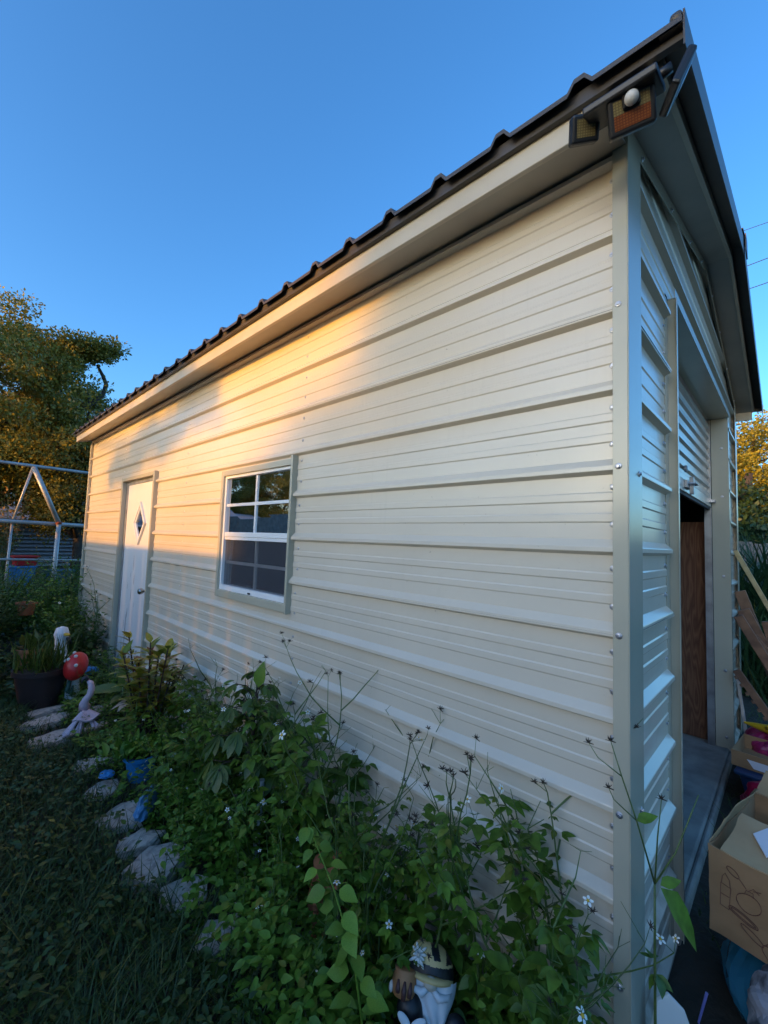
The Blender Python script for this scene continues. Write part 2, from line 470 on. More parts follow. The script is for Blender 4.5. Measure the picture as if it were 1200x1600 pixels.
def plywood():
    mt = bpy.data.materials.new('plywood'); mt.use_nodes = True
    nt = mt.node_tree; p = nt.nodes['Principled BSDF']; p.inputs['Roughness'].default_value = 0.8
    tc = nt.nodes.new('ShaderNodeTexCoord'); mp = nt.nodes.new('ShaderNodeMapping'); mp.inputs['Scale'].default_value = (6, 6, 0.9)
    nt.links.new(tc.outputs['Object'], mp.inputs['Vector'])
    nz = nt.nodes.new('ShaderNodeTexNoise'); nz.inputs['Scale'].default_value = 1.6; nz.inputs['Detail'].default_value = 2
    nt.links.new(mp.outputs[0], nz.inputs['Vector'])
    ma = nt.nodes.new('ShaderNodeMath'); ma.operation = 'MULTIPLY'; ma.inputs[1].default_value = 26
    nt.links.new(nz.outputs['Fac'], ma.inputs[0])
    fr = nt.nodes.new('ShaderNodeMath'); fr.operation = 'PINGPONG'; fr.inputs[1].default_value = 1
    nt.links.new(ma.outputs[0], fr.inputs[0])
    mx = nt.nodes.new('ShaderNodeMix'); mx.data_type = 'RGBA'
    mx.inputs['A'].default_value = (0.135, 0.050, 0.024, 1); mx.inputs['B'].default_value = (0.25, 0.110, 0.052, 1)
    nt.links.new(fr.outputs[0], mx.inputs['Factor']); nt.links.new(mx.outputs['Result'], p.inputs['Base Color'])
    return mt
M['ply'] = plywood()

def led(name, c1, c2):
    """reflector with a grid of small square diodes"""
    mt = bpy.data.materials.new(name); mt.use_nodes = True
    nt = mt.node_tree; p = nt.nodes['Principled BSDF']; p.inputs['Roughness'].default_value = 0.25
    tc = nt.nodes.new('ShaderNodeTexCoord')
    br = nt.nodes.new('ShaderNodeTexBrick'); br.offset = 0.0; br.squash = 1.0
    br.inputs['Scale'].default_value = 1.0; br.inputs['Mortar Size'].default_value = 0.0012
    br.inputs['Brick Width'].default_value = 0.0062; br.inputs['Row Height'].default_value = 0.0055
    br.inputs['Color1'].default_value = (*c1, 1); br.inputs['Color2'].default_value = (*[x * 0.85 for x in c1], 1); br.inputs['Mortar'].default_value = (*c2, 1)
    nt.links.new(tc.outputs['UV'], br.inputs['Vector'])
    nt.links.new(br.outputs['Color'], p.inputs['Base Color'])
    return mt
M['led'] = led('diode_reflector', (0.25, 0.20, 0.08), (0.15, 0.115, 0.05))
M['ledo'] = led('amber_reflector', (0.24, 0.075, 0.02), (0.14, 0.04, 0.015))

# ------------------------------------------------------------------ ground
g = MB()
n = 60
xs = np.concatenate([np.linspace(-220, -8, 8), np.linspace(-6, 8, 41), np.linspace(10, 220, 8)])
ys = np.concatenate([np.linspace(-220, -4, 8), np.linspace(-3, 12, 46), np.linspace(14, 240, 8)])
for j, y in enumerate(ys):
    for i, x in enumerate(xs):
        near = -3.5 < x < -0.1 and -1 < y < 9
        z = (0.02 * math.sin(3.1 * x + 1.7 * y) + 0.015 * math.sin(5.3 * y - 2 * x)) * (1 if near else 0) - 0.015
        g.v.append((x, y, z))
nx = len(xs)
for j in range(len(ys) - 1):
    for i in range(nx - 1):
        g.f.append((j * nx + i, j * nx + i + 1, (j + 1) * nx + i + 1, (j + 1) * nx + i)); g.mi.append(0)
tag(g.build('ground', M['dirt'], smooth=True), kind='structure')
sb = MB().box((0.03, 0.03, -0.1), (3.2, 6.18, 0.035))
sb.box((0.675, 0.004, -0.1), (2.66, 0.0295, 0.03))
tag(sb.build('concrete_slab', M['concrete'], bevel=0.012), kind='structure')

# ================================================================== SHED
ZE = 1.40                 # height of rib number 0 (eye level)
S = 0.2286
W, LEN = 3.22, 6.20
shed = empty('metal_shed', (0, 0, 0), 0, 'beige ribbed metal shed with dark roof, white side door and half open roll-up door', 'shed')

def profile(z0, z1):
    pts = []
    k0 = int(math.floor((z0 - ZE) / S)) - 1
    k1 = int(math.ceil((z1 - ZE) / S)) + 1
    for k in range(k0, k1 + 1):
        b = ZE + k * S
        for dz, d in ((-0.011, 0), (-0.0015, 0.0225), (0.000, 0.023), (0.011, 0.023), (0.0135, 0.0218), (0.034, 0)):
            pts.append((b + dz, d))
        for c in (0.095, 0.155):
            for dz, d in ((-0.0145, 0), (-0.010, 0.0032), (0.010, 0.0032), (0.0145, 0)):
                pts.append((b + c + dz, d))
    return pts

def pdepth(pts, z):
    for a, b in zip(pts, pts[1:]):
        if a[0] <= z <= b[0]:
            t = (z - a[0]) / max(1e-9, b[0] - a[0])
            return a[1] + (b[1] - a[1]) * t
    return 0

def sheet(name, fn, z0, z1, u0, u1, openings, m_, parent, off=0, lim=None, nsub=1):
    pts = profile(z0, z1)
    zs = {z0, z1}
    for z, d in pts:
        if z0 < z < z1: zs.add(z)
    us = set(np.linspace(u0, u1, nsub + 1).tolist())
    for a, b, c, d in openings:
        for q in (c, d):
            if z0 < q < z1: zs.add(q)
        for q in (a, b):
            if u0 < q < u1: us.add(q)
    zs = sorted(zs); us = sorted(us)
    mb = MB(); idx = {}
    def vtx(u, z):
        if lim:
            lo, hi = lim(z); u = min(max(u, lo), hi)
        key = (round(u, 5), round(z, 5))
        if key not in idx:
            idx[key] = len(mb.v); mb.v.append(fn(u, z, pdepth(pts, z) + off))
        return idx[key]
    for za, zb in zip(zs, zs[1:]):
        for ua, ub in zip(us, us[1:]):
            cu, cz = (ua + ub) / 2, (za + zb) / 2
            if any(a < cu < b and c < cz < d for a, b, c, d in openings): continue
            q = [vtx(ua, za), vtx(ub, za), vtx(ub, zb), vtx(ua, zb)]
            q2 = []
            for i in q:
                if i not in q2: q2.append(i)
            if len(q2) > 2:
                mb.f.append(tuple(q2)); mb.mi.append(0)
    if mb.f:
        return mb.build(name, m_, parent)

side = lambda u, z, d: (0.023 - d, u, z)
front = lambda u, z, d: (u, 0.023 - d, z)
right = lambda u, z, d: (W - 0.023 + d, u, z)
back = lambda u, z, d: (u, LEN - 0.023 + d, z)
ZR0 = 2.6625                                     # underside of roof above x = 0
def zr(x): return ZR0 + 0.25 * (x if x < W / 2 else W - x)
DOOR = (3.715, 4.655, -1, 1.915)
WIN = (1.60, 2.40, 1.03, 1.815)
GAR = (0.64, 2.675, -1, 2.405)
cr = lambda k: ZE + k * S + 0.004
bounds = [0.03, cr(-5), cr(-1), cr(3), 2.60]
for i in range(4):
    sheet('wall_sheet', side, bounds[i], bounds[i + 1], 0.012, LEN - 0.015, [DOOR, WIN], M['beige'], shed, 0.0018 * (i % 2), nsub=6)
    sheet('wall_sheet', right, bounds[i], bounds[i + 1], 0.012, LEN - 0.015, [], M['beige'], shed, 0.0018 * (i % 2))
    sheet('wall_sheet', back, bounds[i], bounds[i + 1], 0.012, W - 0.012, [], M['beige'], shed, 0.0018 * (i % 2))
def glim(z):
    x = max(0.012, (z - (ZR0 - 0.03)) / 0.25)
    return min(x, W / 2), max(W - x, W / 2)
fb = [0.03, cr(-5), cr(-1), cr(3), cr(7), zr(W / 2) - 0.03]
for i in range(5):
    if i < 3:
        for u0_, u1_ in ((0.012, 0.60), (2.675, W - 0.012)):
            sheet('wall_sheet', front, fb[i], fb[i + 1], u0_, u1_, [], M['beige'], shed, 0.0018 * (i % 2), glim)
    else:
        sheet('wall_sheet', front, fb[i], min(fb[i + 1], fb[-1]), 0.012, W - 0.012, [GAR, (0.60, 0.64, -1, 2.41)], M['beige'], shed, 0.0018 * (i % 2), glim, nsub=4)
sheet('wall_sheet', back, 2.60, zr(W / 2) - 0.03, 0.012, W - 0.012, [], M['beige'], shed, 0, glim)

# corner trims (folded angles)
def corner(x, y, sx, sy, a, b, ztop):
    mb = MB()
    t = 0.003
    mb.box((x - sx * 0.005, y - sy * 0.002, 0.02), (x - sx * 0.005 + sx * t, y + sy * a, ztop))
    mb.box((x - sx * 0.005, y - sy * 0.005, 0.02), (x + sx * b, y - sy * 0.005 + sy * t, ztop))
    # hemmed edge returning to the wall
    mb.box((x - sx * 0.002, y + sy * (a - 0.003), 0.02), (x + sx * 0.016, y + sy * a, ztop - 0.002))
    return mb.build('corner_trim', M['trim'], shed, bevel=0.0012)
corner(0, 0, 1, 1, 0.036, 0.135, 2.62)
corner(W, 0, -1, 1, 0.05, 0.10, 2.62)
corner(0, LEN, 1, -1, 0.05, 0.10, 2.56)
corner(W, LEN, -1, -1, 0.05, 0.10, 2.56)

# screws: hex washer head
sm = MB()
sm.lathe([(0.0085, 0), (0.0085, 0.0012), (0.0070, 0.0022), (0.0048, 0.0026)], 14)
sm.lathe([(0.0046, 0.002), (0.0046, 0.0062), (0.0036, 0.0068)], 6)
screw_me = sm.mesh('screw', M['zinc'])
def screw(loc, d, parent=shed, s=1.0):
    o = link('screw', screw_me, parent)
    o.location = loc
    o.rotation_euler = Vector(d).to_track_quat('Z', 'Y').to_euler()
    o.rotation_euler.rotate_axis('Z', random.random() * 3)
    o.scale = (s, s, s)
    return o
for z in (2.097, 1.635, 1.176, 0.718, 0.30):
    screw((-0.0055, 0.021, z), (-1, 0, 0))
for z in (1.625, 0.70):
    screw((0.10, -0.0055, z), (0, -1, 0))
def flat_z():
    out = []
    for k in range(-5, 5):
        out += [ZE + k * S + 0.076, ZE + k * S + 0.182]
    return out
for z in flat_z():
    if z > 2.5: continue
    screw((0.0225, 0.043, z), (-1, 0, 0))
for yc in (1.548, 3.075, 4.72, 6.10):
    for z in flat_z():
        if 0.15 < z < 2.53:
            screw((0.0225, yc + random.uniform(-.006, .006), z + random.uniform(-.008, .008)), (-1, 0, 0), s=0.9)
for z in flat_z():
    if z < 2.35: screw((0.578, 0.0225, z), (0, -1, 0))

# ---- eave: fascia, soffit, roof
fas = MB().box((-0.15, -0.10, 2.530), (-0.132, LEN + 0.06, 2.624)).build('fascia', M['fascia'], shed, bevel=0.003)
MB().box((W + 0.132, -0.10, 2.530), (W + 0.15, LEN + 0.06, 2.624)).build('fascia', M['fascia'], shed, bevel=0.003)
for sgn in (0, 1):
    fx = (lambda x: x) if sgn == 0 else (lambda x: W - x)
    mb = MB()
    a, b = fx(-0.131), fx(0.03)
    za, zb = 2.534, 2.575
    c8 = [(a, 0.0, za), (b, 0.0, zb), (b, LEN + 0.06, zb), (a, LEN + 0.06, za), (a, 0.0, za + .004), (b, 0.0, zb + .004), (b, LEN + 0.06, zb + .004), (a, LEN + 0.06, za + .004)]
    mb.hexa(c8); mb.build('soffit', M['soffit'], shed)
# front overhang soffit and rake boards, one per slope
YO = -0.100
for sgn in (0, 1):
    fx = (lambda x: x) if sgn == 0 else (lambda x: W - x)
    def slab(x0, x1, y0, y1, d0, d1, name, m_, bev=0):
        mb = MB()
        p = []
        for dd in (d0, d1):
            for (x, y) in ((x0, y0), (x1, y0), (x1, y1), (x0, y1)):
                p.append((fx(x), y, zr(x) + dd))
        mb.hexa(p)
        return mb.build(name, m_, shed, bevel=bev)
    slab(-0.132, W / 2, YO, 0.018, -0.032, -0.028, 'rake_soffit', M['soffit'])
    slab(-0.132, W / 2, YO - 0.016, YO - 0.0005, -0.040, 0.0, 'rake_board', M['fascia'], 0.002)
    slab(-0.19, W / 2 - 0.0, YO - 0.064, YO - 0.0165, 0.004, 0.010, 'rake_trim_lip', M['roof'])
    slab(-0.19, W / 2 - 0.0, YO - 0.068, YO - 0.064, -0.052, 0.036, 'rake_trim', M['roof'])
    slab(-0.197, W / 2 - 0.0, YO - 0.0635, YO - 0.038, 0.0175, 0.038, 'rake_cap', M['roof'], 0.008)
    slab(0.0, W / 2, -0.0045, -0.0015, -0.085, -0.033, 'gable_trim', M['trim'])
    for t in (0.16, 0.62, 1.05, 1.4):
        screw((fx(t), -0.0045, zr(t) - 0.07), (0, -1, 0))
    # eave drip edge (dark)
    mb = MB(); 
    mb.box((fx(-0.170), YO - 0.0635, 2.600), (fx(-0.1515), LEN + 0.08, 2.640)); mb.build('drip_edge', M['roof'], shed)
    # roof sheets with ribs up the slope, 0.914 m wide each
    def roof_pt(u, y, d):
        x = -0.195 + u
        return (fx(x), y, zr(x) + 0.016 + d)
    Y0, Y1 = YO - 0.063, LEN + 0.10
    rib = [0.065 - 0.2315 + 0.2315 * k for k in range(30)]
    rib = [r for r in rib if Y0 + 0.04 < r < Y1 - 0.03]
    nsh = 7
    per = (Y1 - Y0) / nsh
    UL = W / 2 + 0.195
    prof = [(Y0, 0.0)]
    for r in rib:
        h = 0.026
        prof += [(r - 0.034, 0), (r - 0.014, h), (r + 0.012, h), (r + 0.030, 0)]
    prof.append((Y1, 0))
    chunks = []
    cur = [prof[0]]
    cnt = 0
    for q in prof[1:]:
        cur.append(q)
        if q[1] == 0 and len(cur) > 16:
            chunks.append(cur); cur = [q]
    if len(cur) > 1: chunks.append(cur)
    for ch in chunks:
        mb = MB()
        for i, (y, d) in enumerate(ch):
            sag = 0.004 * math.sin(y * 27)
            for j, uu in enumerate((0, 0.0, UL * 0.5, UL)):
                pt = roof_pt(uu, y, d + (sag if j < 2 else 0))
                if j == 0: pt = (pt[0], pt[1], pt[2] - 0.014)
                mb.v.append(pt)
        for i in range(len(ch) - 1):
            for j in range(3):
                mb.f.append((i * 4 + j, i * 4 + j + 1, (i + 1) * 4 + j + 1, (i + 1) * 4 + j)); mb.mi.append(0)
        mb.build('roof_sheet', M['roof'], shed)
rc = MB()
zt = zr(W / 2) + 0.050
for sg in (-1, 1):
    a = [(W / 2, YO - 0.073, zt), (W / 2 + sg * 0.16, YO - 0.073, zt - 0.040), (W / 2 + sg * 0.16, LEN + 0.1, zt - 0.040), (W / 2, LEN + 0.1, zt)]
    rc.hexa([(x, y, z - 0.004) for x, y, z in a] + a)
rc.box((W / 2 - 0.05, YO - 0.078, zt - 0.10), (W / 2 + 0.05, YO - 0.0735, zt - 0.008))
rc.build('ridge_cap', M['roof'], shed)

# ---- roll-up door opening
mb = MB().box((0.66, -0.004, 2.405), (2.675, 0.135, 2.409)); mb.box((0.66, -0.006, 2.405), (2.675, -0.0042, 2.445))
mb.build('header_trim', M['trim'], shed)
mb = MB().box((0.662, -0.012, 0.02), (0.668, 0.13, 2.404)); mb.box((0.60, 0.0195, 0.02), (0.662, 0.0225, 2.404)); mb.box((0.650, -0.012, 0.02), (0.6619, -0.009, 2.404))
mb.build('jamb_trim', M['trim'], shed)
jr = MB().box((2.675, 0.004, 0.02), (2.680, 0.105, 2.404)); jr.box((2.6802, 0.004, 0.02), (2.73, 0.008, 2.404))
jr = jr.build('jamb_trim', M['trim'], shed)
for z in (2.18, 1.82, 1.24, 0.57, 0.11):
    screw((2.6748, 0.045, z), (-1, 0, 0), s=1.15)
for xx in (0.671, 2.655):
    mb = MB().box((xx, 0.108, 0.03), (xx + 0.018, 0.150, 2.40)); mb.box((xx - 0.004 if xx > 1 else xx + 0.018, 0.108, 0.03), (xx if xx > 1 else xx + .022, 0.116, 2.40))
    mb.build('door_guide', M['galv'], shed)
CZ = 1.775
roll = MB()
pitchc = 0.074
zs = []
z = CZ + 0.03
while z < 2.62:
    for dz, d in ((0, 0), (0.012, 0.013), (0.040, 0.013), (0.054, 0)):
        zs.append((z + dz, d))
    z += pitchc
for zz, d in zs:
    roll.v += [(0.69, 0.128 - d, zz), (2.655, 0.128 - d, zz)]
for i in range(len(zs) - 1):
    roll.f.append((2 * i, 2 * i + 1, 2 * i + 3, 2 * i + 2)); roll.mi.append(0)
ro = roll.build('roll_up_curtain', M['curtain'], shed)
MB().box((0.69, 0.105, CZ - 0.035), (2.655, 0.138, CZ + 0.032)).build('bottom_bar', M['curtain'], ro, bevel=0.004)
MB().box((0.70, 0.112, CZ - 0.052), (2.645, 0.130, CZ - 0.0355)).build('rubber_seal', M['rubber'], ro)
mb = MB().box((1.550, 0.090, CZ - 0.012), (1.690, 0.1045, CZ + 0.03)); mb.tube([(1.570, 0.092, CZ + 0.01), (1.580, 0.06, CZ + 0.012), (1.660, 0.06, CZ + 0.012), (1.670, 0.092, CZ + 0.01)], 0.006, 8)
mb.box((1.605, 0.07, CZ - 0.045), (1.635, 0.0895, CZ + 0.052))
mb.build('slide_latch', M['galv'], ro, bevel=0.002)
MB().lathe([(0.02, 0), (0.02, -0.012), (0.012, -0.016)], 14, (1.610, 0.112, CZ + 0.10), 'y').build('lock_cylinder', M['galv'], ro)
MB().box((2.52, 0.096, CZ - 0.005), (2.60, 0.1045, CZ + 0.02)).build('latch_plate', M['zinc'], ro)
MB().box((2.59, 0.080, CZ - 0.0), (2.668, 0.0958, CZ + 0.018)).build('latch_bolt', M['zinc'], ro)

# ---- side door
door = empty('door', (0, 0, 0)); door.parent = shed
mb = MB()
mb.box((-0.011, 4.635, 0.0), (0.06, 4.677, 1.955)); mb.build('door_frame', M['trim'], door, bevel=0.002)
mb = MB().box((-0.014, 3.700, 0.0), (0.06, 3.718, 1.955)); mb.box((-0.014, 3.7182, 0.0), (-0.009, 3.731, 1.955)); mb.build('door_frame', M['trim'], door, bevel=0.002)
MB().box((-0.016, 3.7182, 1.918), (0.06, 4.6348, 1.950)).build('door_frame', M['trim'], door, bevel=0.002)
MB().box((0.03, 4.595, 0.02), (0.075, 4.6345, 1.9175)).build('jamb', M['galv'], door)
MB().box((0.03, 3.7355, 1.885), (0.075, 4.594, 1.9175)).build('jamb', M['galv'], door)
y0, y1, z0, z1 = 3.738, 4.593, 0.03, 1.882
yc, zc, hw, hh = 4.150, 1.495, 0.130, 0.160
sd = MB()
X = 0.038
def dpt(y, z, x=X): return (x, y, z)
ym, zm = yc, zc
pts = [dpt(y0, z0), dpt(ym, z0), dpt(y1, z0), dpt(y1, zm), dpt(y1, z1), dpt(ym, z1), dpt(y0, z1), dpt(y0, zm),
       dpt(ym, zm - hh), dpt(ym + hw, zm), dpt(ym, zm + hh), dpt(ym - hw, zm)]
sd.add(pts, [(0, 7, 11, 8, 1), (1, 8, 9, 3, 2), (3, 9, 10, 5, 4), (5, 10, 11, 7, 6)])
sd.add([(x + 0.035, y, z) for x, y, z in pts], [(0, 1, 8, 11, 7), (1, 2, 3, 9, 8), (3, 4, 5, 10, 9), (5, 6, 7, 11, 10)])
sd.build('door_slab', M['white'], door)
def diamond_ring(ho, vo, hi, vi, x0, x1, name, m_):
    mb = MB()
    o_ = [(yc, zc - vo), (yc + ho, zc), (yc, zc + vo), (yc - ho, zc)]
    i_ = [(yc, zc - vi), (yc + hi, zc), (yc, zc + vi), (yc - hi, zc)]
    for k in range(4):
        k2 = (k + 1) % 4
        p = [o_[k], o_[k2], i_[k2], i_[k]]
        mb.hexa([(x0, *q) for q in p] + [(x1, *q) for q in p])
    return mb.build(name, m_, door, bevel=0.002)
diamond_ring(0.168, 0.205, 0.140, 0.172, 0.018, 0.0375, 'diamond_frame', M['vinyl'])
diamond_ring(0.1398, 0.1718, 0.112, 0.138, 0.026, 0.0372, 'diamond_frame', M['vinyl'])
MB().add([(0.034, yc, zc - 0.145), (0.034, yc + 0.118, zc), (0.034, yc, zc + 0.145), (0.034, yc - 0.118, zc)], [(0, 1, 2, 3)]).build('pane', M['glass'], door)
kz, ky = 0.895, 3.80
kb = MB().lathe([(0.032, 0.038), (0.032, 0.030), (0.026, 0.024), (0.012, 0.022), (0.012, 0.0), (0.020, -0.006), (0.027, -0.018), (0.027, -0.034), (0.020, -0.044), (0.006, -0.046)], 20, (0, ky, kz), 'x')
kb.build('knob', M['nickel'], door, smooth=True, auto=40)
MB().box((0.0365, ky - 0.025, kz - 0.03), (0.0378, ky - 0.062, kz + 0.03)).build('strike_plate', M['nickel'], door)
# scuffs in the paint: thin streaks of bare metal
scf = MB()
for y, z, l, w in ((4.26, 1.10, .16, .006), (4.22, 0.95, .10, .007), (4.28, 0.80, .12, .006), (4.38, 0.45, .30, .012), (4.36, .62, .10, .008), (4.44, .50, .09, .005), (4.18, .72, .05, .004), (4.33, .99, .05, .004), (4.40, .88, .07, .004), (4.47, .30, .12, .006)):
    scf.add([(0.0374, y - w / 2, z), (0.0374, y + w * .2, z - l * .5), (0.0374, y + w, z - l * .3), (0.0374, y + w * .6, z + l * .5), (0.0374, y, z + l * .55)], [(0, 1, 2, 3, 4)])
scf.build('paint_scuff', mat('scuff', (0.20, 0.16, 0.17), 0.8), door)
MB().box((-0.03, 3.72, 0.0), (0.09, 4.63, 0.028)).build('threshold', M['galv'], door, bevel=0.004)

# ---- window
win = empty('window', (0, 0, 0)); win.parent = shed
wy0, wy1, wz0, wz1 = 1.585, 2.410, 1.015, 1.830
for nm, a, b in (('window_trim', (-0.010, wy1 - 0.030, wz0), (0.05, wy1, wz1)), ('window_trim', (-0.010, wy0 + 0.0182, wz1 - 0.034), (0.05, wy1 - 0.0302, wz1)),
                 ('window_trim', (-0.010, wy0 + 0.0182, wz0), (0.05, wy1 - 0.0302, wz0 + 0.046)), ('window_trim', (-0.013, wy0, wz0 - 0.006), (0.05, wy0 + 0.018, wz1 + 0.018))):
    MB().box(a, b).build(nm, M['trim'], win, bevel=0.002)
iy0, iy1, iz0, iz1 = wy0 + 0.0184, wy1 - 0.0305, wz0 + 0.0464, wz1 - 0.0344
fr_ = MB()
t = 0.022
fr_.box((0.004, iy0, iz0), (0.06, iy0 + t, iz1)); fr_.box((0.004, iy1 - t, iz0), (0.06, iy1, iz1))
fr_.box((0.004, iy0 + t, iz0), (0.06, iy1 - t, iz0 + 0.030)); fr_.box((0.004, iy0 + t, iz1 - 0.018), (0.06, iy1 - t, iz1))
fr_.build('window_frame', M['vinyl'], win, bevel=0.002)
zmid = 1.412
ym = (iy0 + iy1) / 2
mr_ = MB().box((0.008, iy0 + t + .0005, zmid - 0.012), (0.03, iy1 - t - .0005, zmid + 0.018)); mr_.box((0.012, iy0 + t + .0005, zmid - 0.032), (0.05, iy1 - t - .0005, zmid - 0.0125))
mr_.build('meeting_rail', M['vinyl'], win, bevel=0.003)
ua, ub = iy0 + t + 0.0005, iy1 - t - 0.0005
up_z0, up_z1 = zmid + 0.0185, iz1 - 0.0185
lo_z0, lo_z1 = iz0 + 0.0305, zmid - 0.0325
for (za, zb, x0, nm) in ((up_z0, up_z1, 0.014, 'upper'), (lo_z0, lo_z1, 0.032, 'lower')):
    zmm = (za + zb) / 2
    MB().box((x0, ym - 0.009, za), (x0 + 0.012, ym + 0.009, zb)).build('muntin', M['vinyl'], win)
    MB().box((x0, ua, zmm - 0.009), (x0 + 0.012, ym - 0.0092, zmm + 0.009)).build('muntin', M['vinyl'], win)
    MB().box((x0, ym + 0.0092, zmm - 0.009), (x0 + 0.012, ub, zmm + 0.009)).build('muntin', M['vinyl'], win)
    for (a, b) in ((ua, ym - 0.0094), (ym + 0.0094, ub)):
        for (c, d) in ((za, zmm - 0.0092), (zmm + 0.0092, zb)):
            tl = random.uniform(-0.0008, 0.0008)
            MB().add([(x0 + 0.006 + tl, a, c), (x0 + 0.006, b, c), (x0 + 0.006 + tl, b, d), (x0 + 0.006 - tl, a, d)], [(0, 1, 2, 3)]).build('pane', M['glass'], win)
MB().add([(0.022, ua, lo_z0), (0.022, ub, lo_z0), (0.022, ub, lo_z1), (0.022, ua, lo_z1)], [(0, 1, 2, 3)]).build('insect_screen', M['screen'], win)
MB().box((-0.001, ym - 0.012, iz0 + 0.004), (0.0035, ym + 0.012, iz0 + 0.014)).build('sash_latch', M['rubber'], win)
shade_m = mat('interior_shade_dark', (0.035, 0.033, 0.032), 0.9, bump=(9, .5, .02))  # dark panels added inside, standing in for the shade of the interior
MB().box((W - 0.06, 0.05, 0.05), (W - 0.05, LEN - .05, 2.56)).build('interior_shade_panel', shade_m, shed)
MB().box((0.05, LEN - 0.06, 0.05), (W - 0.065, LEN - 0.05, 2.56)).build('interior_shade_panel', shade_m, shed)
MB().box((0.05, 0.06, 2.58), (W - 0.05, LEN - 0.05, 2.59)).build('interior_shade_panel', shade_m, shed)
# ---- things inside the shed doorway
pl = MB().box((0, 0, 0), (0.012, 0.62, 1.60)).build('plywood_sheet', M['ply'], None)
pl.location = (2.72, 0.14, 0.04); pl.rotation_euler = (0, R(1.2), 0)
tag(pl, 'brown plywood sheet with curly grain standing just inside the roll-up door', 'plywood')

# ================================================================== SECURITY LIGHT
sec = empty('security_light', (-0.165, -0.05, 2.53), 0, 'black three-headed solar security light on the front corner of the eave', 'light')
def frame_from(nv, upv=(0, 0, 1)):
    nv = Vector(nv).normalized(); x = Vector(upv).cross(nv).normalized(); y = nv.cross(x)
    return x, y, nv
def head(c, nv, w, h, d, amber, parent, dome=False, upv=(0, 0, 1)):
    c = Vector(c) - sec.location
    x, y, nn = frame_from(nv, upv)
    mb = MB(); mb.obox(c, x * w / 2, y * h / 2, nn * d / 2)
    hd = mb.build('lamp_head', M['black'], parent, bevel=0.006)
    iw, ih = w / 2 - 0.012, h / 2 - 0.012
    f = c + nn * (d / 2 + 0.0012)
    me = MB()
    def quad(xa, xb, ya, yb, mi):
        me.add([f + x * xa + y * ya, f + x * xb + y * ya, f + x * xb + y * yb, f + x * xa + y * yb], [(0, 1, 2, 3)], mi)
    if amber:
        quad(-iw, iw, -ih, ih * 0.02, 1)
        quad(-iw, -iw * 0.42, ih * 0.03, ih, 0); quad(iw * 0.42, iw, ih * 0.03, ih, 0)
        quad(-iw * 0.40, iw * 0.40, ih * 0.03, ih * .05, 1)
    else:
        quad(-iw, iw, -ih, ih, 0)
    mm = me.mesh('reflector', [M['led'], M['ledo']])
    uv = mm.uv_layers.new(name='UVMap')
    for lp in mm.loops:
        p = Vector(mm.vertices[lp.vertex_index].co) - f
        uv.data[lp.index].uv = (p.dot(x) + 1, p.dot(y) + 1)
    link('reflector', mm, hd)
    if dome:
        MB().obox(c + nn * (d / 2 + .001) + y * h * 0.27, x * w * 0.19, y * h * 0.20, nn * 0.006).build('sensor_housing', M['black'], hd, bevel=0.004)
        db = MB().ell(c + nn * (d / 2 + 0.010) + y * h * 0.26, (0.0155, 0.0155, 0.0155), 16, 10)
        db.build('sensor_dome', mat('sensor_white', (0.62, 0.60, 0.56), 0.5), hd, smooth=True)
    return hd
MB().box((0.012, -0.035, -0.03), (0.0145, 0.055, 0.075)).build('mount_plate', M['black'], sec)
MB().tube([(0.012, 0.01, 0.01), (-0.02, 0.0, -0.01), (-0.03, -0.01, -0.03)], 0.014, 10).build('bracket', M['black'], sec, smooth=True)
MB().tube([(-0.03, 0.04, -0.02), (-0.01, 0.06, -0.02)], 0.012, 10).build('hinge', M['black'], sec, smooth=True)
MB().tube([(-0.025, -0.06, -0.01), (-0.02, -0.09, -0.0)], 0.012, 10).build('hinge', M['black'], sec, smooth=True)
head((-0.200, -0.060, 2.463), (-0.80, -0.30, -0.52), 0.100, 0.082, 0.032, True, sec, True, (0.0, 0.12, 1))
head((-0.205, 0.047, 2.486), (-0.62, -0.55, -0.45), 0.070, 0.062, 0.030, False, sec, upv=(0, .15, 1))
head((-0.190, -0.152, 2.478), (0.45, -0.80, -0.40), 0.085, 0.090, 0.020, False, sec)
vis = MB().obox(Vector((-0.210, -0.045, 2.496)) - sec.location, Vector((0, 0.080, 0)), Vector((0.045, 0, 0.010)), Vector((-0.002, 0, 0.009)))
vis.build('solar_panel', M['black'], sec, bevel=0.004)

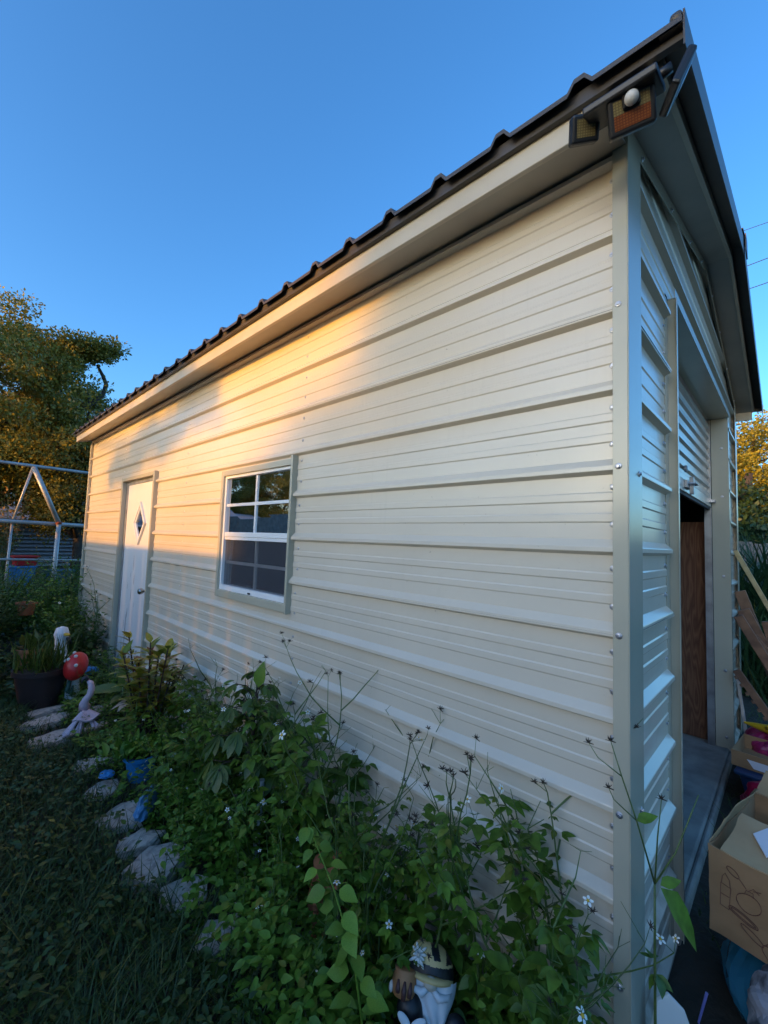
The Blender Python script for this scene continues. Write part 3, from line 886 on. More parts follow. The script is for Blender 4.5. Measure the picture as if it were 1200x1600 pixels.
# ================================================================== BACKGROUND LEFT
def oak(name, h, rx, ry, nclump, per, leafsize, m_, seed, lean=(0, 0), base=0.25, tpl=QUAD_LEAF, clumpr=0.55, extra=()):
    """tapered trunk, forking limbs, leaves gathered in clumps round the limb ends"""
    rs = np.random.default_rng(seed)
    root = empty(name)
    tr = MB()
    cz = h * (base + (1 - base) / 2); rz = h * (1 - base) / 2
    th = h * base * 1.2
    tp = [(0, 0, -0.1), (0.05 * h * .2, 0.02, th * .4), (lean[0] * .3, lean[1] * .3, th)]
    tr.tube(tp, [h * 0.045, h * 0.034, h * 0.028], 10)
    centres = []
    for i in range(nclump):
        d = rs.normal(size=3); d /= np.linalg.norm(d)
        rr = rs.uniform(0.25, 1.0) ** 0.45
        wob = 0.78 + 0.34 * math.sin(3 * math.atan2(d[1], d[0]) + seed) * math.cos(2.3 * d[2] + seed) + rs.uniform(-.12, .2)
        c = np.array([lean[0] + d[0] * rx * rr * wob, lean[1] + d[1] * ry * rr * wob, cz + d[2] * rz * rr * min(1.05, wob + .1)])
        if c[2] < h * base * 0.7: c[2] = h * base * 0.7 + rs.uniform(0, .4)
        centres.append(c)
    centres += [np.array(e_) for e_ in extra]
    nclump = len(centres)
    top = Vector(tp[-1])
    order = list(range(nclump)); rs.shuffle(order)
    limbs = []
    for j in range(9):
        c = Vector(centres[order[j]])
        mid = top.lerp(c, 0.5) + Vector((rs.uniform(-.3, .3), rs.uniform(-.3, .3), rs.uniform(0, .5)))
        tr.tube([top - Vector((0, 0, th * .15)), mid, c], [h * 0.02, h * 0.012, h * 0.004], 7)
        limbs += [mid, c]
    for j in range(9, min(nclump, 60)):
        c = Vector(centres[order[j]])
        b = min(limbs, key=lambda q: (q - c).length)
        mid = b.lerp(c, .5) + Vector((rs.uniform(-.15, .15), rs.uniform(-.15, .15), rs.uniform(-.1, .2)))
        tr.tube([b, mid, c], [h * 0.006, h * 0.004, h * 0.0015], 5)
    tr.build('trunk', M['bark'], root, smooth=True)
    cs = np.array(centres)
    N = nclump * per
    idx = np.repeat(np.arange(nclump), per)
    cl = rs.uniform(0.55, 1.25, size=nclump)[idx][:, None] * clumpr
    dd = rs.normal(size=(N, 3)); dd /= np.linalg.norm(dd, axis=1, keepdims=True)
    off = dd * (rs.uniform(0, 1, size=(N, 1)) ** 0.5) * cl * np.array([[1, 1, 0.7]])
    org = cs[idx] + off
    ax = dd * 0.6 + rs.normal(size=(N, 3)) * 0.7
    nr = rs.normal(size=(N, 3)) + np.array([[0, 0, 0.7]]) + dd * .5
    cw = leaf_mesh('crown', tpl, org, ax, nr, rs.uniform(0.6, 1.25, size=N) * leafsize, m_)
    link('crown', cw, root)
    return root

# large oak behind the shed
EX = [(1.3 + 1.75 * t_ + random.uniform(-.12, .12), -1.1 + random.uniform(-.4, .4), 6.75 + .95 * t_ + random.uniform(-.45, .35) * (1.2 - t_)) for t_ in [k_ / 27 for k_ in range(28)]]
EX += [(1.3 + random.uniform(-.9, 1.2), -1.0 + random.uniform(-.6, .6), random.uniform(2.4, 5.6)) for k_ in range(26)]
ok = oak('oak_tree', 8.5, 4.8, 4.2, 420, 310, 0.112, M['oak'], 3, base=0.10, clumpr=0.62, extra=EX)
ok.location = (-0.7, 17.6, 0)
tag(ok, 'big oak with dark crown and sunlit tips behind the far end of shed', 'tree')
bl = MB().tube([(1.2, 16.6, 5.0), (1.97, 16.5, 5.69), (2.24, 16.5, 6.05), (2.31, 16.5, 6.4), (2.2, 16.5, 6.66), (2.0, 16.5, 7.0)], [0.09, 0.075, 0.07, 0.07, 0.06, 0.04], 8)
blo = bl.build('bare_limb', M['bark'], ok, smooth=True)
blo.matrix_parent_inverse = Matrix.Translation((0.7, -17.6, 0))

lt = oak('dark_oak', 4.6, 2.1, 2.0, 120, 260, 0.10, M['oak'], 33, base=0.24, clumpr=0.6)
lt.location = (1.7, 15.6, 0)
tag(lt, 'smaller dark oak filling the gap between the big oak and shed corner', 'tree')
# neighbour's house behind the oak
nh = empty('neighbor_house', (0, 20.5, 0), 0, 'low grey house with shingle roof behind the pipe frame under the oak', 'house')
mb = MB()
for i in range(12):
    z = i * 0.145
    mb.hexa([(-12, 0.003, z), (9, 0.003, z), (9, 0.3, z), (-12, 0.3, z), (-12, 0.0, z + .012), (9, 0.0, z + .012), (9, 0.3, z + .145), (-12, 0.3, z + .145)])
mb.build('wall', M['siding'], nh)
mb = MB().hexa([(-12.4, -0.45, 1.66), (9.4, -0.45, 1.66), (9.4, 3.8, 2.85), (-12.4, 3.8, 2.85), (-12.4, -0.45, 1.74), (9.4, -0.45, 1.74), (9.4, 3.8, 2.93), (-12.4, 3.8, 2.93)])
mb.build('roof', M['shingle'], nh)
MB().box((-12.4, -0.50, 1.60), (9.4, -0.455, 1.73)).build('roof_fascia', M['greywood'], nh)

# pipe frame
pf = empty('pipe_frame', (0, 8, 0), 0, 'galvanised pipe frame with slanted braces beyond the far shed corner', 'pipe frame')
def pipe(name, a, b, r=0.024, m_='pipe'):
    return MB().tube([a, b], r, 10).build(name, M[m_], pf, smooth=True)
pipe('rail', (-2.6, 0.0, 2.39), (0.75, 0.0, 2.345), 0.024)
pipe('rail', (-2.6, 0.02, 1.545), (0.75, 0.02, 1.475), 0.030)
pipe('rail', (-2.6, 0.02, 0.985), (0.75, 0.02, 0.915), 0.018)
pipe('brace', (-0.355, -0.03, 2.345), (0.005, -0.03, 1.51), 0.036)
pipe('brace', (-0.36, 0.03, 2.33), (-0.525, 0.05, 1.54), 0.017)
pipe('post', (0.012, -0.03, 1.515), (-0.005, -0.03, 0.0), 0.032)
pipe('post', (-0.535, 0.04, 1.52), (-0.56, 0.04, 0.0), 0.016)
pipe('post', (-1.5, 0.04, 2.36), (-1.5, 0.04, 0.0), 0.024)
MB().tube([(0.006, -0.03, 1.53), (0.010, -0.03, 1.49)], 0.040, 12).build('clamp', M['rust'], pf, smooth=True)

# coloured tubs behind the frame
def tub(name, loc, w, d, h, m_, label, cat):
    e = empty(name, loc, R(random.uniform(-8, 8)), label, cat)
    mb = MB()
    b, t_ = 0.86, 1.0
    mb.hexa([(-w / 2 * b, -d / 2 * b, 0), (w / 2 * b, -d / 2 * b, 0), (w / 2 * b, d / 2 * b, 0), (-w / 2 * b, d / 2 * b, 0), (-w / 2, -d / 2, h), (w / 2, -d / 2, h), (w / 2, d / 2, h), (-w / 2, d / 2, h)])
    mb.build('body', m_, e, bevel=0.015)
    MB().box((-w / 2 - .02, -d / 2 - .02, h + .002), (w / 2 + .02, d / 2 + .02, h + 0.03)).build('rim', m_, e, bevel=0.008)
    return e
tub('blue_tub', (-0.24, 9.2, 0.0), 0.34, 0.34, 0.74, M['bluepl'], 'blue plastic tub in the weeds under the pipe frame', 'tub')
rb = tub('red_crate', (-0.22, 9.22, 0.772), 0.32, 0.28, 0.14, M['redpl'], 'red plastic crate on the blue tub under the pipe frame', 'crate')
tub('teal_tub', (0.28, 9.2, 0.0), 0.38, 0.36, 0.66, mat('teal_plastic', (0.02, 0.12, 0.20), 0.4), 'dark teal tub beside the blue tub near shed corner', 'tub')

# ================================================================== BACKGROUND RIGHT
fe = empty('wooden_fence', (9.0, -4.0, 0), 0, 'weathered grey wooden fence behind the tall grass at right', 'fence')
y = -1.5
bm_ = MB().box((0, 0, 0.03), (0.02, 0.138, 1.62)).mesh('board', M['greywood'])
for i in range(46):
    o = link('board', bm_, fe); o.location = (random.uniform(-.004, .004), y + i * 0.146, random.uniform(-.02, .02))
for z in (0.4, 1.3):
    MB().box((0.021, -1.5, z), (0.06, 5.2, z + .09)).build('rail', M['greywood'], fe)
gt = oak('golden_tree', 4.9, 2.3, 2.4, 150, 240, 0.085, M['gold'], 9, base=0.34, clumpr=0.45)
gt.location = (13.0, 0.95, 0)
tag(gt, 'yellow-green sunlit tree with dark forked trunk beyond the wooden fence', 'tree')
MB().tube([(-1.9, -0.55, 1.9), (-1.95, -.6, 2.4), (-1.85, -0.52, 2.75), (-1.95, -.62, 3.2)], [0.16, 0.14, 0.13, 0.06], 9).build('trunk_fork', M['bark'], gt, smooth=True)
dk = oak('dark_tree', 2.9, 1.5, 1.6, 80, 220, 0.12, M['dark'], 12, base=0.25, clumpr=0.42)
dk.location = (10.6, 0.6, 0)
tag(dk, 'dark green leafy tree between wooden fence and golden tree', 'tree')

# cables
for i, (a, b, r, lb) in enumerate((((26, 14, 18.6), (24.0, -14, 16.9), 0.014, 'topmost thin overhead cable at the right of the roof'),
                               ((26, 14, 15.3), (24.0, -14, 16.7), 0.018, 'second overhead cable from the top right of the roof'),
                               ((26, 14, 14.2), (24.0, -14, 15.4), 0.018, 'third overhead cable from the top right of the roof'),
                               ((26, 14, 7.5), (24.0, -14, 8.9), 0.03, 'lowest thick overhead cable just above the golden tree'),
                               ((26, 14, 6.0), (24.0, -14, 8.0), 0.035, 'dark overhead cable crossing right under the eave end'))):
    a, b = Vector(a), Vector(b)
    pts = [a.lerp(b, t) - Vector((0, 0, 0.5 * math.sin(math.pi * t))) for t in np.linspace(0, 1, 13)]
    tag(MB().tube(pts, r, 6).build('power_cable', M['cable'], smooth=True), lb, 'cable')

# ================================================================== trees and fence on the sunset side (out of view
sf = empty('privacy_fence', (-5, 5, 0), 0, 'long brown board fence on the sunset side, seen mirrored in the window', 'fence')
mb = MB()
for i in range(240):
    mb.box((0, -25 + i * 0.25, 0), (0.02, -25 + i * 0.25 + 0.243, 1.275 + 5 * math.tan(SUN_EL)))
mb.build('board_panel', M['greywood'], sf)['kind'] = 'stuff'
def twin(src, loc, rz, sc, label):
    t_ = copy_tree(src); t_.location = loc; t_.rotation_euler = (0, 0, rz); t_.scale = (sc[0], sc[1], sc[2]); t_['label'] = label
    t_['group'] = 'trees on the sunset side'
    return t_
def lane(y, z, D):
    """point at distance D towards the sun from the wall point (0, y, z)"""
    return Vector((-D, y + 0.10 * D, z + math.tan(SUN_EL) * D))
# round bush whose shoulder shades the near half of the wall
c = lane(-1.0, 0.6, 25)
rbush = oak('round_bush', 3.19 + 25 * math.tan(SUN_EL), 3.0, 2.75, 260, 420, 0.20, M['oak'], 21, base=0.06, clumpr=0.62)
rbush.location = (c.x, c.y, 0)
tag(rbush, 'broad round bush on the sunset side of the garden', 'bush')
c = lane(-3.7, 3, 27)
tt = twin(ok, (c.x, c.y, 0), 1.0, (0.72, 0.70, 0.75), 'first tall oak on the sunset side beside the round bush')
# drooping branch that streaks the far end of the wall
c = lane(3.9, 2.27, 12)
br = empty('drooping_branch_tree', (c.x - 0.5, c.y + 7.5, 12 * math.tan(SUN_EL) + 2.27 - 3.6), 0, 'thin tree with a long drooping branch on the sunset side', 'tree')
MB().tube([(0, 0, -2), (0, -0.1, 2.0), (0.1, -0.4, 4.2), (0.2, -1, 5.2)], [0.2, 0.17, 0.14, 0.08], 8).build('trunk', M['bark'], br, smooth=True)
MB().tube([(0.1, -0.4, 4.2), (0.3, -3, 4.4), (0.5, -6, 3.75), (0.5, -9, 3.55)], [0.08, 0.05, 0.03, 0.01], 6).build('branch', M['bark'], br, smooth=True)
N = 1500
tt_ = rng.uniform(0, 1, N)
org = np.stack([0.5 + rng.normal(0, .25, N), -6.1 - tt_ * 2.7, 3.36 + 0.45 * tt_ + rng.normal(0, 0.10, N) + .05 * np.sin(tt_ * 17)], 1)
link('crown', leaf_mesh('crown', QUAD_LEAF, org, rnd_dirs(N), rnd_dirs(N), rng.uniform(.08, .15, N), M['oak']), br)
# unseen oak added to block blue skylight, crown kept above the sun's path
so = oak('sky_blocking_oak', 9.5, 4.6, 5.2, 260, 260, 0.14, M['oak'], 51, base=0.46, clumpr=0.75)
so.location = (-8.0, 10.0, 0)
tag(so, 'unseen high-crowned oak added to block blue sky, mirrored in the upper window panes', 'tree')
# trees mirrored in the window
twin(ok, (-15, 27, 0), 0.4, (1.0, 0.9, 0.84), 'near mirrored oak with its crown in the upper right panes')
twin(ok, (-13, 36, 0), 3.0, (1.0, 1.0, 0.74), 'far mirrored oak with its crown in the upper left panes')

twin(ok, (-7, 38, 0), 5.0, (0.9, 0.9, 0.70), 'unseen oak added to darken the reflection in the white door diamond pane')  # unseen, added to cover bright sky mirrored in the door pane
twin(lt, (-6.6, 25.5, 0), 1.0, (1.3, 1.5, 1.25), 'unseen smaller oak added to darken the white door diamond pane reflection')  # nearer unseen oak, also added to darken that pane

# ================================================================== STEPPING STONES
stones = [(-0.60, 3.88, .30, .16, 20, .03, 'pale flat stone under the dark flower pot, farthest of the path'),
          (-0.655, 3.62, .34, .17, 12, .05, 'pale flat stone just in front of the dark flower pot'),
          (-0.63, 3.28, .33, .20, 14, .05, 'large pale pentagonal stone, third from the dark flower pot'),
          (-0.36, 3.66, .24, .20, 60, .03, 'pale stone beside the pink bird ornament, nearest the shed door'),
          (-0.42, 3.30, .24, .18, 30, .03, 'pale stone under the pink bird ornament'),
          (-0.55, 2.72, .20, .16, -20, .05, 'small grey stone between the pink bird and the blue bag'),
          (-0.57, 2.38, .20, .15, 40, .06, 'small grey stone with a blue scrap on it'),
          (-0.54, 2.08, .26, .20, 10, .06, 'rough grey stone beside the crumpled blue bag'),
          (-0.55, 1.84, .22, .13, -10, .07, 'narrow grey stone just below the crumpled blue bag'),
          (-0.545, 1.63, .26, .22, 35, .08, 'biggest cracked grey stone in the middle of the edging'),
          (-0.52, 1.41, .18, .16, 0, .07, 'grey stone below the biggest cracked stone, half under weeds'),
          (-0.50, 1.16, .17, .16, 25, .05, 'nearest grey stone peeking out from under the weeds')]
for i, (x, y, a, b, rz, h, lb) in enumerate(stones):
    bm = bmesh.new()
    k = random.choice((5, 6, 6, 7))
    ring = []
    for q in range(k):
        an = 2 * math.pi * (q + random.uniform(-.18, .18)) / k
        rr = random.uniform(.86, 1.08)
        ring.append((a / 2 * math.cos(an) * rr * 1.1, b / 2 * math.sin(an) * rr * 1.1))
    lo = [bm.verts.new((px, py, -0.06)) for px, py in ring]
    mi_ = [bm.verts.new((px * 1.02, py * 1.02, h * 0.6)) for px, py in ring]
    hi = [bm.verts.new((px * .95, py * .95, h + random.uniform(-.008, .010))) for px, py in ring]
    ct = bm.verts.new((0, 0, h + 0.006))
    for q in range(k):
        q2 = (q + 1) % k
        bm.faces.new((lo[q], lo[q2], mi_[q2], mi_[q])); bm.faces.new((mi_[q], mi_[q2], hi[q2], hi[q])); bm.faces.new((hi[q], hi[q2], ct))
    bmesh.ops.subdivide_edges(bm, edges=bm.edges[:], cuts=2, use_grid_fill=True)
    for v in bm.verts:
        v.co += Vector((random.uniform(-1, 1), random.uniform(-1, 1), random.uniform(-1, 1))) * 0.004
    me = bpy.data.meshes.new('stepping_stone'); bm.to_mesh(me); bm.free(); me.materials.append(M['stone'])
    o = link('stepping_stone', me); o.location = (x, y, -h * .55); o.rotation_euler = (R(random.uniform(-4, 4)), R(random.uniform(-5, 3)), R(rz))
    tag(o, lb, 'stone', 'stones edging the flower bed')

# ================================================================== GARDEN ORNAMENTS
def potfn(name, loc, r0, r1, h, m_, label, rim=0.012):
    e = empty(name, loc, 0, label, 'pot')
    MB().lathe([(r0 * .6, 0.004), (r0, 0.0), (r1 * .97, h * .86), (r1 * .97, h * .865)], 26, cap=True).build('body', m_, e, smooth=True, auto=50)
    MB().lathe([(r1 * .955, h * .866), (r1 + rim, h * .867), (r1 + rim, h), (r1, h), (r1 * .95, h * .9)], 26, cap=False).build('rim', m_, e, smooth=True, auto=50)
    MB().lathe([(r1 * .95, h * .89), (0.001, h * .90)], 26, cap=False).build('soil', M['dirt'], e)
    return e
potfn('flower_pot', (-0.62, 4.10, 0.0), 0.13, 0.18, 0.29, M['pot'], 'wide dark maroon flower pot on the pale path stones')
potfn('blue_pot', (-0.375, 2.42, 0.0), 0.065, 0.085, 0.14, M['bluepl'], 'bright blue pot half hidden in weeds below the croton')
potfn('terracotta_pot', (-0.60, 4.75, 0.10), 0.09, 0.12, 0.22, M['terra'], 'small terracotta pot at left behind the dark flower pot')
potfn('clay_pot', (-0.52, 6.05, 0.42), 0.07, 0.09, 0.14, M['terra'], 'small clay pot high among the weeds by far shed corner')

# red toadstool ornament with pale figure below
ts = empty('toadstool_ornament', (-0.405, 3.93, 0.0), 0, 'red domed garden ornament with white spots leaning beside the shed door', 'ornament')
rot = Matrix.Rotation(R(-32), 3, 'X') @ Matrix.Rotation(R(18), 3, 'Y')
cc = Vector((-0.02, 0.0, 0.30))
MB().ell(cc, (0.083, 0.085, 0.115), 22, 14, rot=rot).build('red_cap', M['redpl'], ts, smooth=True)
for d in ((-.8, -.5, .25), (-.35, -.85, .45), (-.5, -.3, .82), (-.1, -.9, -.2), (-.95, .1, .3)):
    v = Vector(d).normalized()
    MB().ell(cc + rot @ Vector((v.x * .083, v.y * .085, v.z * .115)), (.014, .014, .014), 10, 6).build('white_spot', M['cream'], ts, smooth=True)
MB().lathe([(.045, .0), (.055, .02), (.05, .10), (.04, .18), (.045, .24), (.02, .26)], 18, (-0.02, 0.05, 0)).build('stalk', M['beard'], ts, smooth=True)
MB().tube([(-.05, -.0, .20), (-.07, -.02, .12), (-.045, -.02, .08), (-.03, -.01, .15)], [.012, .02, .02, .008], 8).build('green_ribbon', mat('deep_green', (0.02, 0.08, 0.06), .5), ts, smooth=True)

# pink bird ornament, neck bowed
fl = empty('pink_bird_ornament', (-0.505, 3.22, 0.04), 0, 'pale pink bird garden ornament with curved neck and spread wings', 'ornament')
MB().tube([(0.02, 0.02, .40), (0.035, 0.0, .385), (0.045, -.01, .34), (0.035, -.015, .29), (0.01, -.01, .255), (0.0, 0, .22), (0.012, .01, .18)], [.012, .022, .026, .025, .027, .034, .045], 12).build('neck', M['pink'], fl, smooth=True)
MB().tube([(0.02, 0.02, .405), (0.0, 0.015, .43), (-0.015, 0.01, .425), (-0.03, 0.0, .395)], [.014, .020, .014, .004], 10).build('head', mat('dark_beak', (0.03, 0.03, 0.04), .5), fl, smooth=True)
def wing(a0, a1, r, z0, z1, name):
    mb = MB(); n_ = 7
    top = (0.01, 0.0, z0)
    mb.v.append(top); mb.v.append((top[0], top[1], top[2] - .012))
    for i in range(n_ + 1):
        a = a0 + (a1 - a0) * i / n_
        rr = r * (1 - .15 * abs(i / n_ - .5))
        zz = z1 + 0.012 * math.sin(i * 1.3)
        mb.v.append((0.01 + rr * math.cos(a), rr * math.sin(a), zz)); mb.v.append((0.01 + rr * .97 * math.cos(a), rr * .97 * math.sin(a), zz - .012))
    for i in range(n_):
        a = 2 + 2 * i
        mb.f += [(0, a, a + 2), (1, a + 3, a + 1), (a, a + 1, a + 3, a + 2)]; mb.mi += [0, 0, 0]
    return mb.build(name, M['pink'], fl)
wing(R(215), R(330), .13, .19, .125, 'wing')
wing(R(175), R(212), .15, .17, .01, 'feather')
wing(R(228), R(252), .14, .165, .03, 'feather')
wing(R(285), R(305), .15, .165, .06, 'feather')
MB().tube([(0.01, 0.0, .17), (0.012, 0.0, -0.03)], .006, 6).build('stake', M['galv'], fl)
fl.scale = (.82, .82, .82)

# white goose figure with dark markings
gs = empty('goose_figure', (-0.43, 4.55, -0.08), R(200), 'white goose garden figure with yellow bill behind the red ornament', 'figure')
MB().lathe([(.05, 0), (.10, .04), (.125, .14), (.11, .25), (.06, .34), (.045, .42), (.05, .48), (.06, .53), (.045, .585), (.01, .60)], 20).build('body', M['beard'], gs, smooth=True)
MB().ell((0, .075, .535), (.02, .045, .014), 10, 6).build('bill', M['yellow'], gs, smooth=True)
MB().box((-.13, -.03, .20), (.13, .03, .235)).build('dark_bow', M['black'], gs, bevel=.01)
MB().tube([(.05, .05, .40), (.10, .10, .30), (.12, .12, .22)], [.014, .016, .014], 8).build('scarf', M['black'], gs, smooth=True)
MB().tube([(-.05, .05, .44), (-.02, .07, .50)], [.016, .018], 8).build('scarf', M['black'], gs, smooth=True)
lg = MB().lathe([(.075, 0), (.085, .01), (.085, .36), (.075, .37)], 16, (0, 0, 0), 'y').build('fallen_log', M['bark'], None, smooth=True, auto=40)
lg.location = (-0.55, 4.28, 0.08); lg.rotation_euler = (0, 0, R(-70)); tag(lg, 'short dark log lying behind the pale path stones', 'log')

# crumpled blue bag and scrap on the stones
def crumple(name, loc, r, m_, label, cat, seed, n=3, amp=.45):
    bm = bmesh.new(); bmesh.ops.create_icosphere(bm, subdivisions=n, radius=1)
    rs = random.Random(seed)
    ph = [Vector((rs.uniform(-1, 1), rs.uniform(-1, 1), rs.uniform(-1, 1))) * 5 for _ in range(8)]
    for v in bm.verts:
        d = v.co.normalized()
        w = sum(abs(math.sin(d.dot(p) + i)) for i, p in enumerate(ph)) / 8 - .6
        v.co = Vector((d.x * r[0], d.y * r[1], d.z * r[2])) * (1 + amp * w)
        if v.co.z < -r[2] * .6: v.co.z = -r[2] * .6
    me = bpy.data.meshes.new(name); bm.to_mesh(me); bm.free(); me.materials.append(m_)
    o = link(name, me); o.location = loc
    return tag(o, label, cat)
b1 = crumple('blue_bag', (-0.48, 1.98, 0.09), (.035, .12, .05), mat('light_blue_film', (0.10, 0.26, 0.46), .35), 'crumpled light blue plastic bag lying on the edging stones', 'bag', 3, amp=.8)
b1.rotation_euler = (0, R(-12), R(-35))
crumple('blue_scrap', (-0.55, 2.41, 0.085), (.035, .04, .015), M['bluepl'], 'small dark blue plastic scrap on an edging stone', 'scrap', 5, amp=.8)
crumple('blue_saucer', (-0.25, 4.35, 0.12), (.09, .05, .05), M['bluepl'], 'blue plastic saucer beside the foot of the white door', 'saucer', 8, amp=.3)
wp = MB().tube([(0, 0, 0.0), (0.01, 0, .25), (0.012, 0.0, .36)], [.014, .014, .013], 12).build('white_pipe', M['beard'], None, smooth=True, auto=40)
wp.location = (-0.25, 1.36, 0.0); tag(wp, 'short white pipe standing in the weeds below the palmate plant', 'pipe')

# bee gnome planter in the foreground: leans back on its pot, -y faces the path
gn = empty('gnome_ornament', (0, 0, 0), 0, 'garden gnome with black and yellow striped hat, white beard and honey pot', 'gnome')
gn.rotation_euler = (R(-28), R(7), R(-53))
gn.scale = (1.08, 1.08, 1.08)
nose = Vector((-0.248, 0.436, 0.190))
gn.location = nose - gn.rotation_euler.to_matrix() @ Vector((0, -.040, .124))
hat = MB(); n_, m_r = 96, 48
for i in range(m_r + 1):
    t = (math.pi / 2) * i / m_r
    for k in range(n_):
        a = 2 * math.pi * k / n_
        z = .056 * math.sin(t)
        hat.v.append((.006 - .22 * z * z / .056 + .060 * math.cos(t) ** .75 * math.cos(a), .043 * math.cos(t) ** .8 * math.sin(a), .126 + z + .004 * math.sin(3 * a) * math.cos(t)))
for i in range(m_r):
    for k in range(n_):
        k2 = (k + 1) % n_
        f_ = (i * n_ + k, i * n_ + k2, (i + 1) * n_ + k2, (i + 1) * n_ + k)
        cx_ = sum(hat.v[q][0] for q in f_) / 4; cz_ = sum(hat.v[q][2] for q in f_) / 4 - .126
        blk = cz_ < .019 or (.002 < cx_ + .38 * (cz_ - .04) < .022 and cz_ > .030) or (cx_ > .040 and cz_ > .024)
        hat.f.append(f_); hat.mi.append(1 if blk else 0)
hat.build('hat', [M['honey'], M['black']], gn, smooth=True)
MB().lathe([(.050, 0), (.059, .004), (.059, .010), (.052, .014)], 30, (.006, 0, .112)).build('hat_brim', M['honey'], gn, smooth=True)
bd = MB(); rows, cols = 14, 19
for j in range(rows):
    t = j / (rows - 1)
    wd = .057 * (1 - t ** 1.6) + .008
    for i in range(cols):
        u = i / (cols - 1) * 2 - 1
        cx_ = .008 + .020 * t
        lock = .0035 * math.cos(9 * u + 1.5 * math.sin(5 * t)) * (.3 + t)
        bd.v.append((cx_ + u * wd, -.006 - .036 * math.sqrt(max(0.0, 1 - u * u)) * (1 - .35 * t * t) - lock, .120 - t * .108 + .006 * math.sin(8 * u) * t))
for j in range(rows - 1):
    for i in range(cols - 1):
        a = j * cols + i
        bd.f.append((a, a + cols, a + cols + 1, a + 1)); bd.mi.append(0)
bd.build('beard', M['beard'], gn, smooth=True)
MB().tube([(-.002, -.043, .104), (-.018, -.046, .094), (-.036, -.038, .096), (-.046, -.026, .104)], [.006, .009, .007, .002], 10).build('moustache', M['beard'], gn, smooth=True)
MB().tube([(.010, -.043, .104), (.026, -.046, .092), (.048, -.038, .094), (.060, -.024, .103)], [.006, .009, .007, .002], 10).build('moustache', M['beard'], gn, smooth=True)
MB().ell((0.003, -.044, .114), (.018, .014, .0145), 18, 12).build('nose', M['skin'], gn, smooth=True)
MB().lathe([(.026, -.20), (.034, -.06), (.036, .02), (.034, .09), (.03, .125)], 20, (0.012, .008, 0)).build('body', mat('maroon_coat', (.06, .012, .02), .6), gn, smooth=True)
MB().lathe([(.022, -.026), (.029, -.020), (.032, .0), (.030, .016), (.027, .019), (.029, .026), (.022, .028)], 20, (-.062, -.026, .098)).build('honey_pot', M['orange'], gn, smooth=True)
for k, (dx, l) in enumerate(((-.016, .024), (.000, .034), (.015, .028))):
    yy = -.026 - math.sqrt(max(0, .032 ** 2 - dx * dx)) - .0005
    MB().tube([(-.062 + dx, yy + .003, .108), (-.062 + dx, yy, .092), (-.062 + dx, yy, .108 - l)], [.003, .0065, .005], 8).build('honey_drip', M['brownp'], gn, smooth=True)
MB().ell((-.040, -.022, .055), (.034, .026, .034), 18, 12).build('arm', M['black'], gn, smooth=True)
MB().ell((.078, -.020, .040), (.028, .020, .029), 24, 14).build('boot', M['black'], gn, smooth=True)
MB().ell((-.094, -.030, .086), (.006, .008, .012), 10, 8).build('pot_handle', M['cream'], gn, smooth=True)
MB().ell((-.036, -.055, .022), (.010, .009, .013), 12, 8).build('bee_body', M['honey'], gn, smooth=True)
for sx, an in ((-1, 32), (1, -26)):
    MB().ell((-.036 + sx * .018, -.058, .043), (.020, .004, .0095), 14, 8, rot=Matrix.Rotation(R(an), 3, 'Y')).build('bee_wing', M['beard'], gn, smooth=True)
    MB().ell((-.036 + sx * .011, -.060, .033), (.012, .003, .007), 12, 8, rot=Matrix.Rotation(R(-an * .6), 3, 'Y')).build('bee_wing', M['beard'], gn, smooth=True)
for k in range(11):
    a = 2 * math.pi * k / 11 + .2
    l = .019 + .005 * math.sin(k * 2.3)
    MB().ell((-.034 + math.cos(a) * l * .62, -.040 + .010 * math.sin(a), .158 + math.sin(a) * l * .62), (l * .52, .002, .0036), 10, 6, rot=Matrix.Rotation(-a, 3, 'Y')).build('daisy_petal', M['cream'], gn, smooth=True)
MB().ell((-.034, -.042, .158), (.0055, .004, .0055), 10, 6).build('daisy_centre', M['skin'], gn, smooth=True)

# terracotta lattice ornament deep in the weeds
tl = empty('terracotta_ornament', (-0.24, 0.92, -0.04), R(-45), 'orange terracotta ornament with notched ridges buried in the weeds', 'ornament')
MB().lathe([(.05, 0), (.07, .05), (.075, .16), (.055, .24), (.06, .28), (.02, .285)], 14, (0.02, 0.02, 0)).build('body', M['terra'], tl, smooth=True, auto=40)
for s_ in (-1, 1):
    mb = MB()
    for k in range(13):
        mb.ell((s_ * .035 + .02, -.055 + .006 * math.sin(k), .03 + k * .018), (.012, .012, .0095), 8, 6)
    mb.build('notched_ridge', M['terra'], tl, smooth=True)

# ================================================================== THINGS AT THE DOORWAY
# big cardboard box with cosmetic drawings
bx = empty('cardboard_box', (0.50, -0.105, 0.215), R(-9), 'open brown cardboard box with printed cosmetics drawings by the slab', 'box')
w_, d_, h_ = 0.46, 0.52, 0.255          # local: x away from camera, -y to the right
mb = MB()
th = .005
mb.box((0, -w_, 0), (th, 0, h_)); mb.box((d_ - th, -w_, 0), (d_, 0, h_)); mb.box((th + .0002, -th, 0), (d_ - th - .0002, 0, h_)); mb.box((th + .0002, -w_, 0), (d_ - th - .0002, -w_ + th, h_)); mb.box((th, -w_ + th, 0.001), (d_ - th, -th, th))
cb = mb.build('carton', M['card'], bx)
crum = bpy.data.textures.new('crumple', 'CLOUDS'); crum.noise_scale = .16
def crush(o, st=.022, lv=4):
    a_ = o.modifiers.new('grid', 'SUBSURF'); a_.subdivision_type = 'SIMPLE'; a_.levels = a_.render_levels = lv
    for dr in ('X', 'Y', 'Z'):
        d2 = o.modifiers.new('dent', 'DISPLACE'); d2.texture = crum; d2.strength = st * (1 if dr != 'Z' else .7); d2.mid_level = .5; d2.direction = dr
    return o
crush(cb)
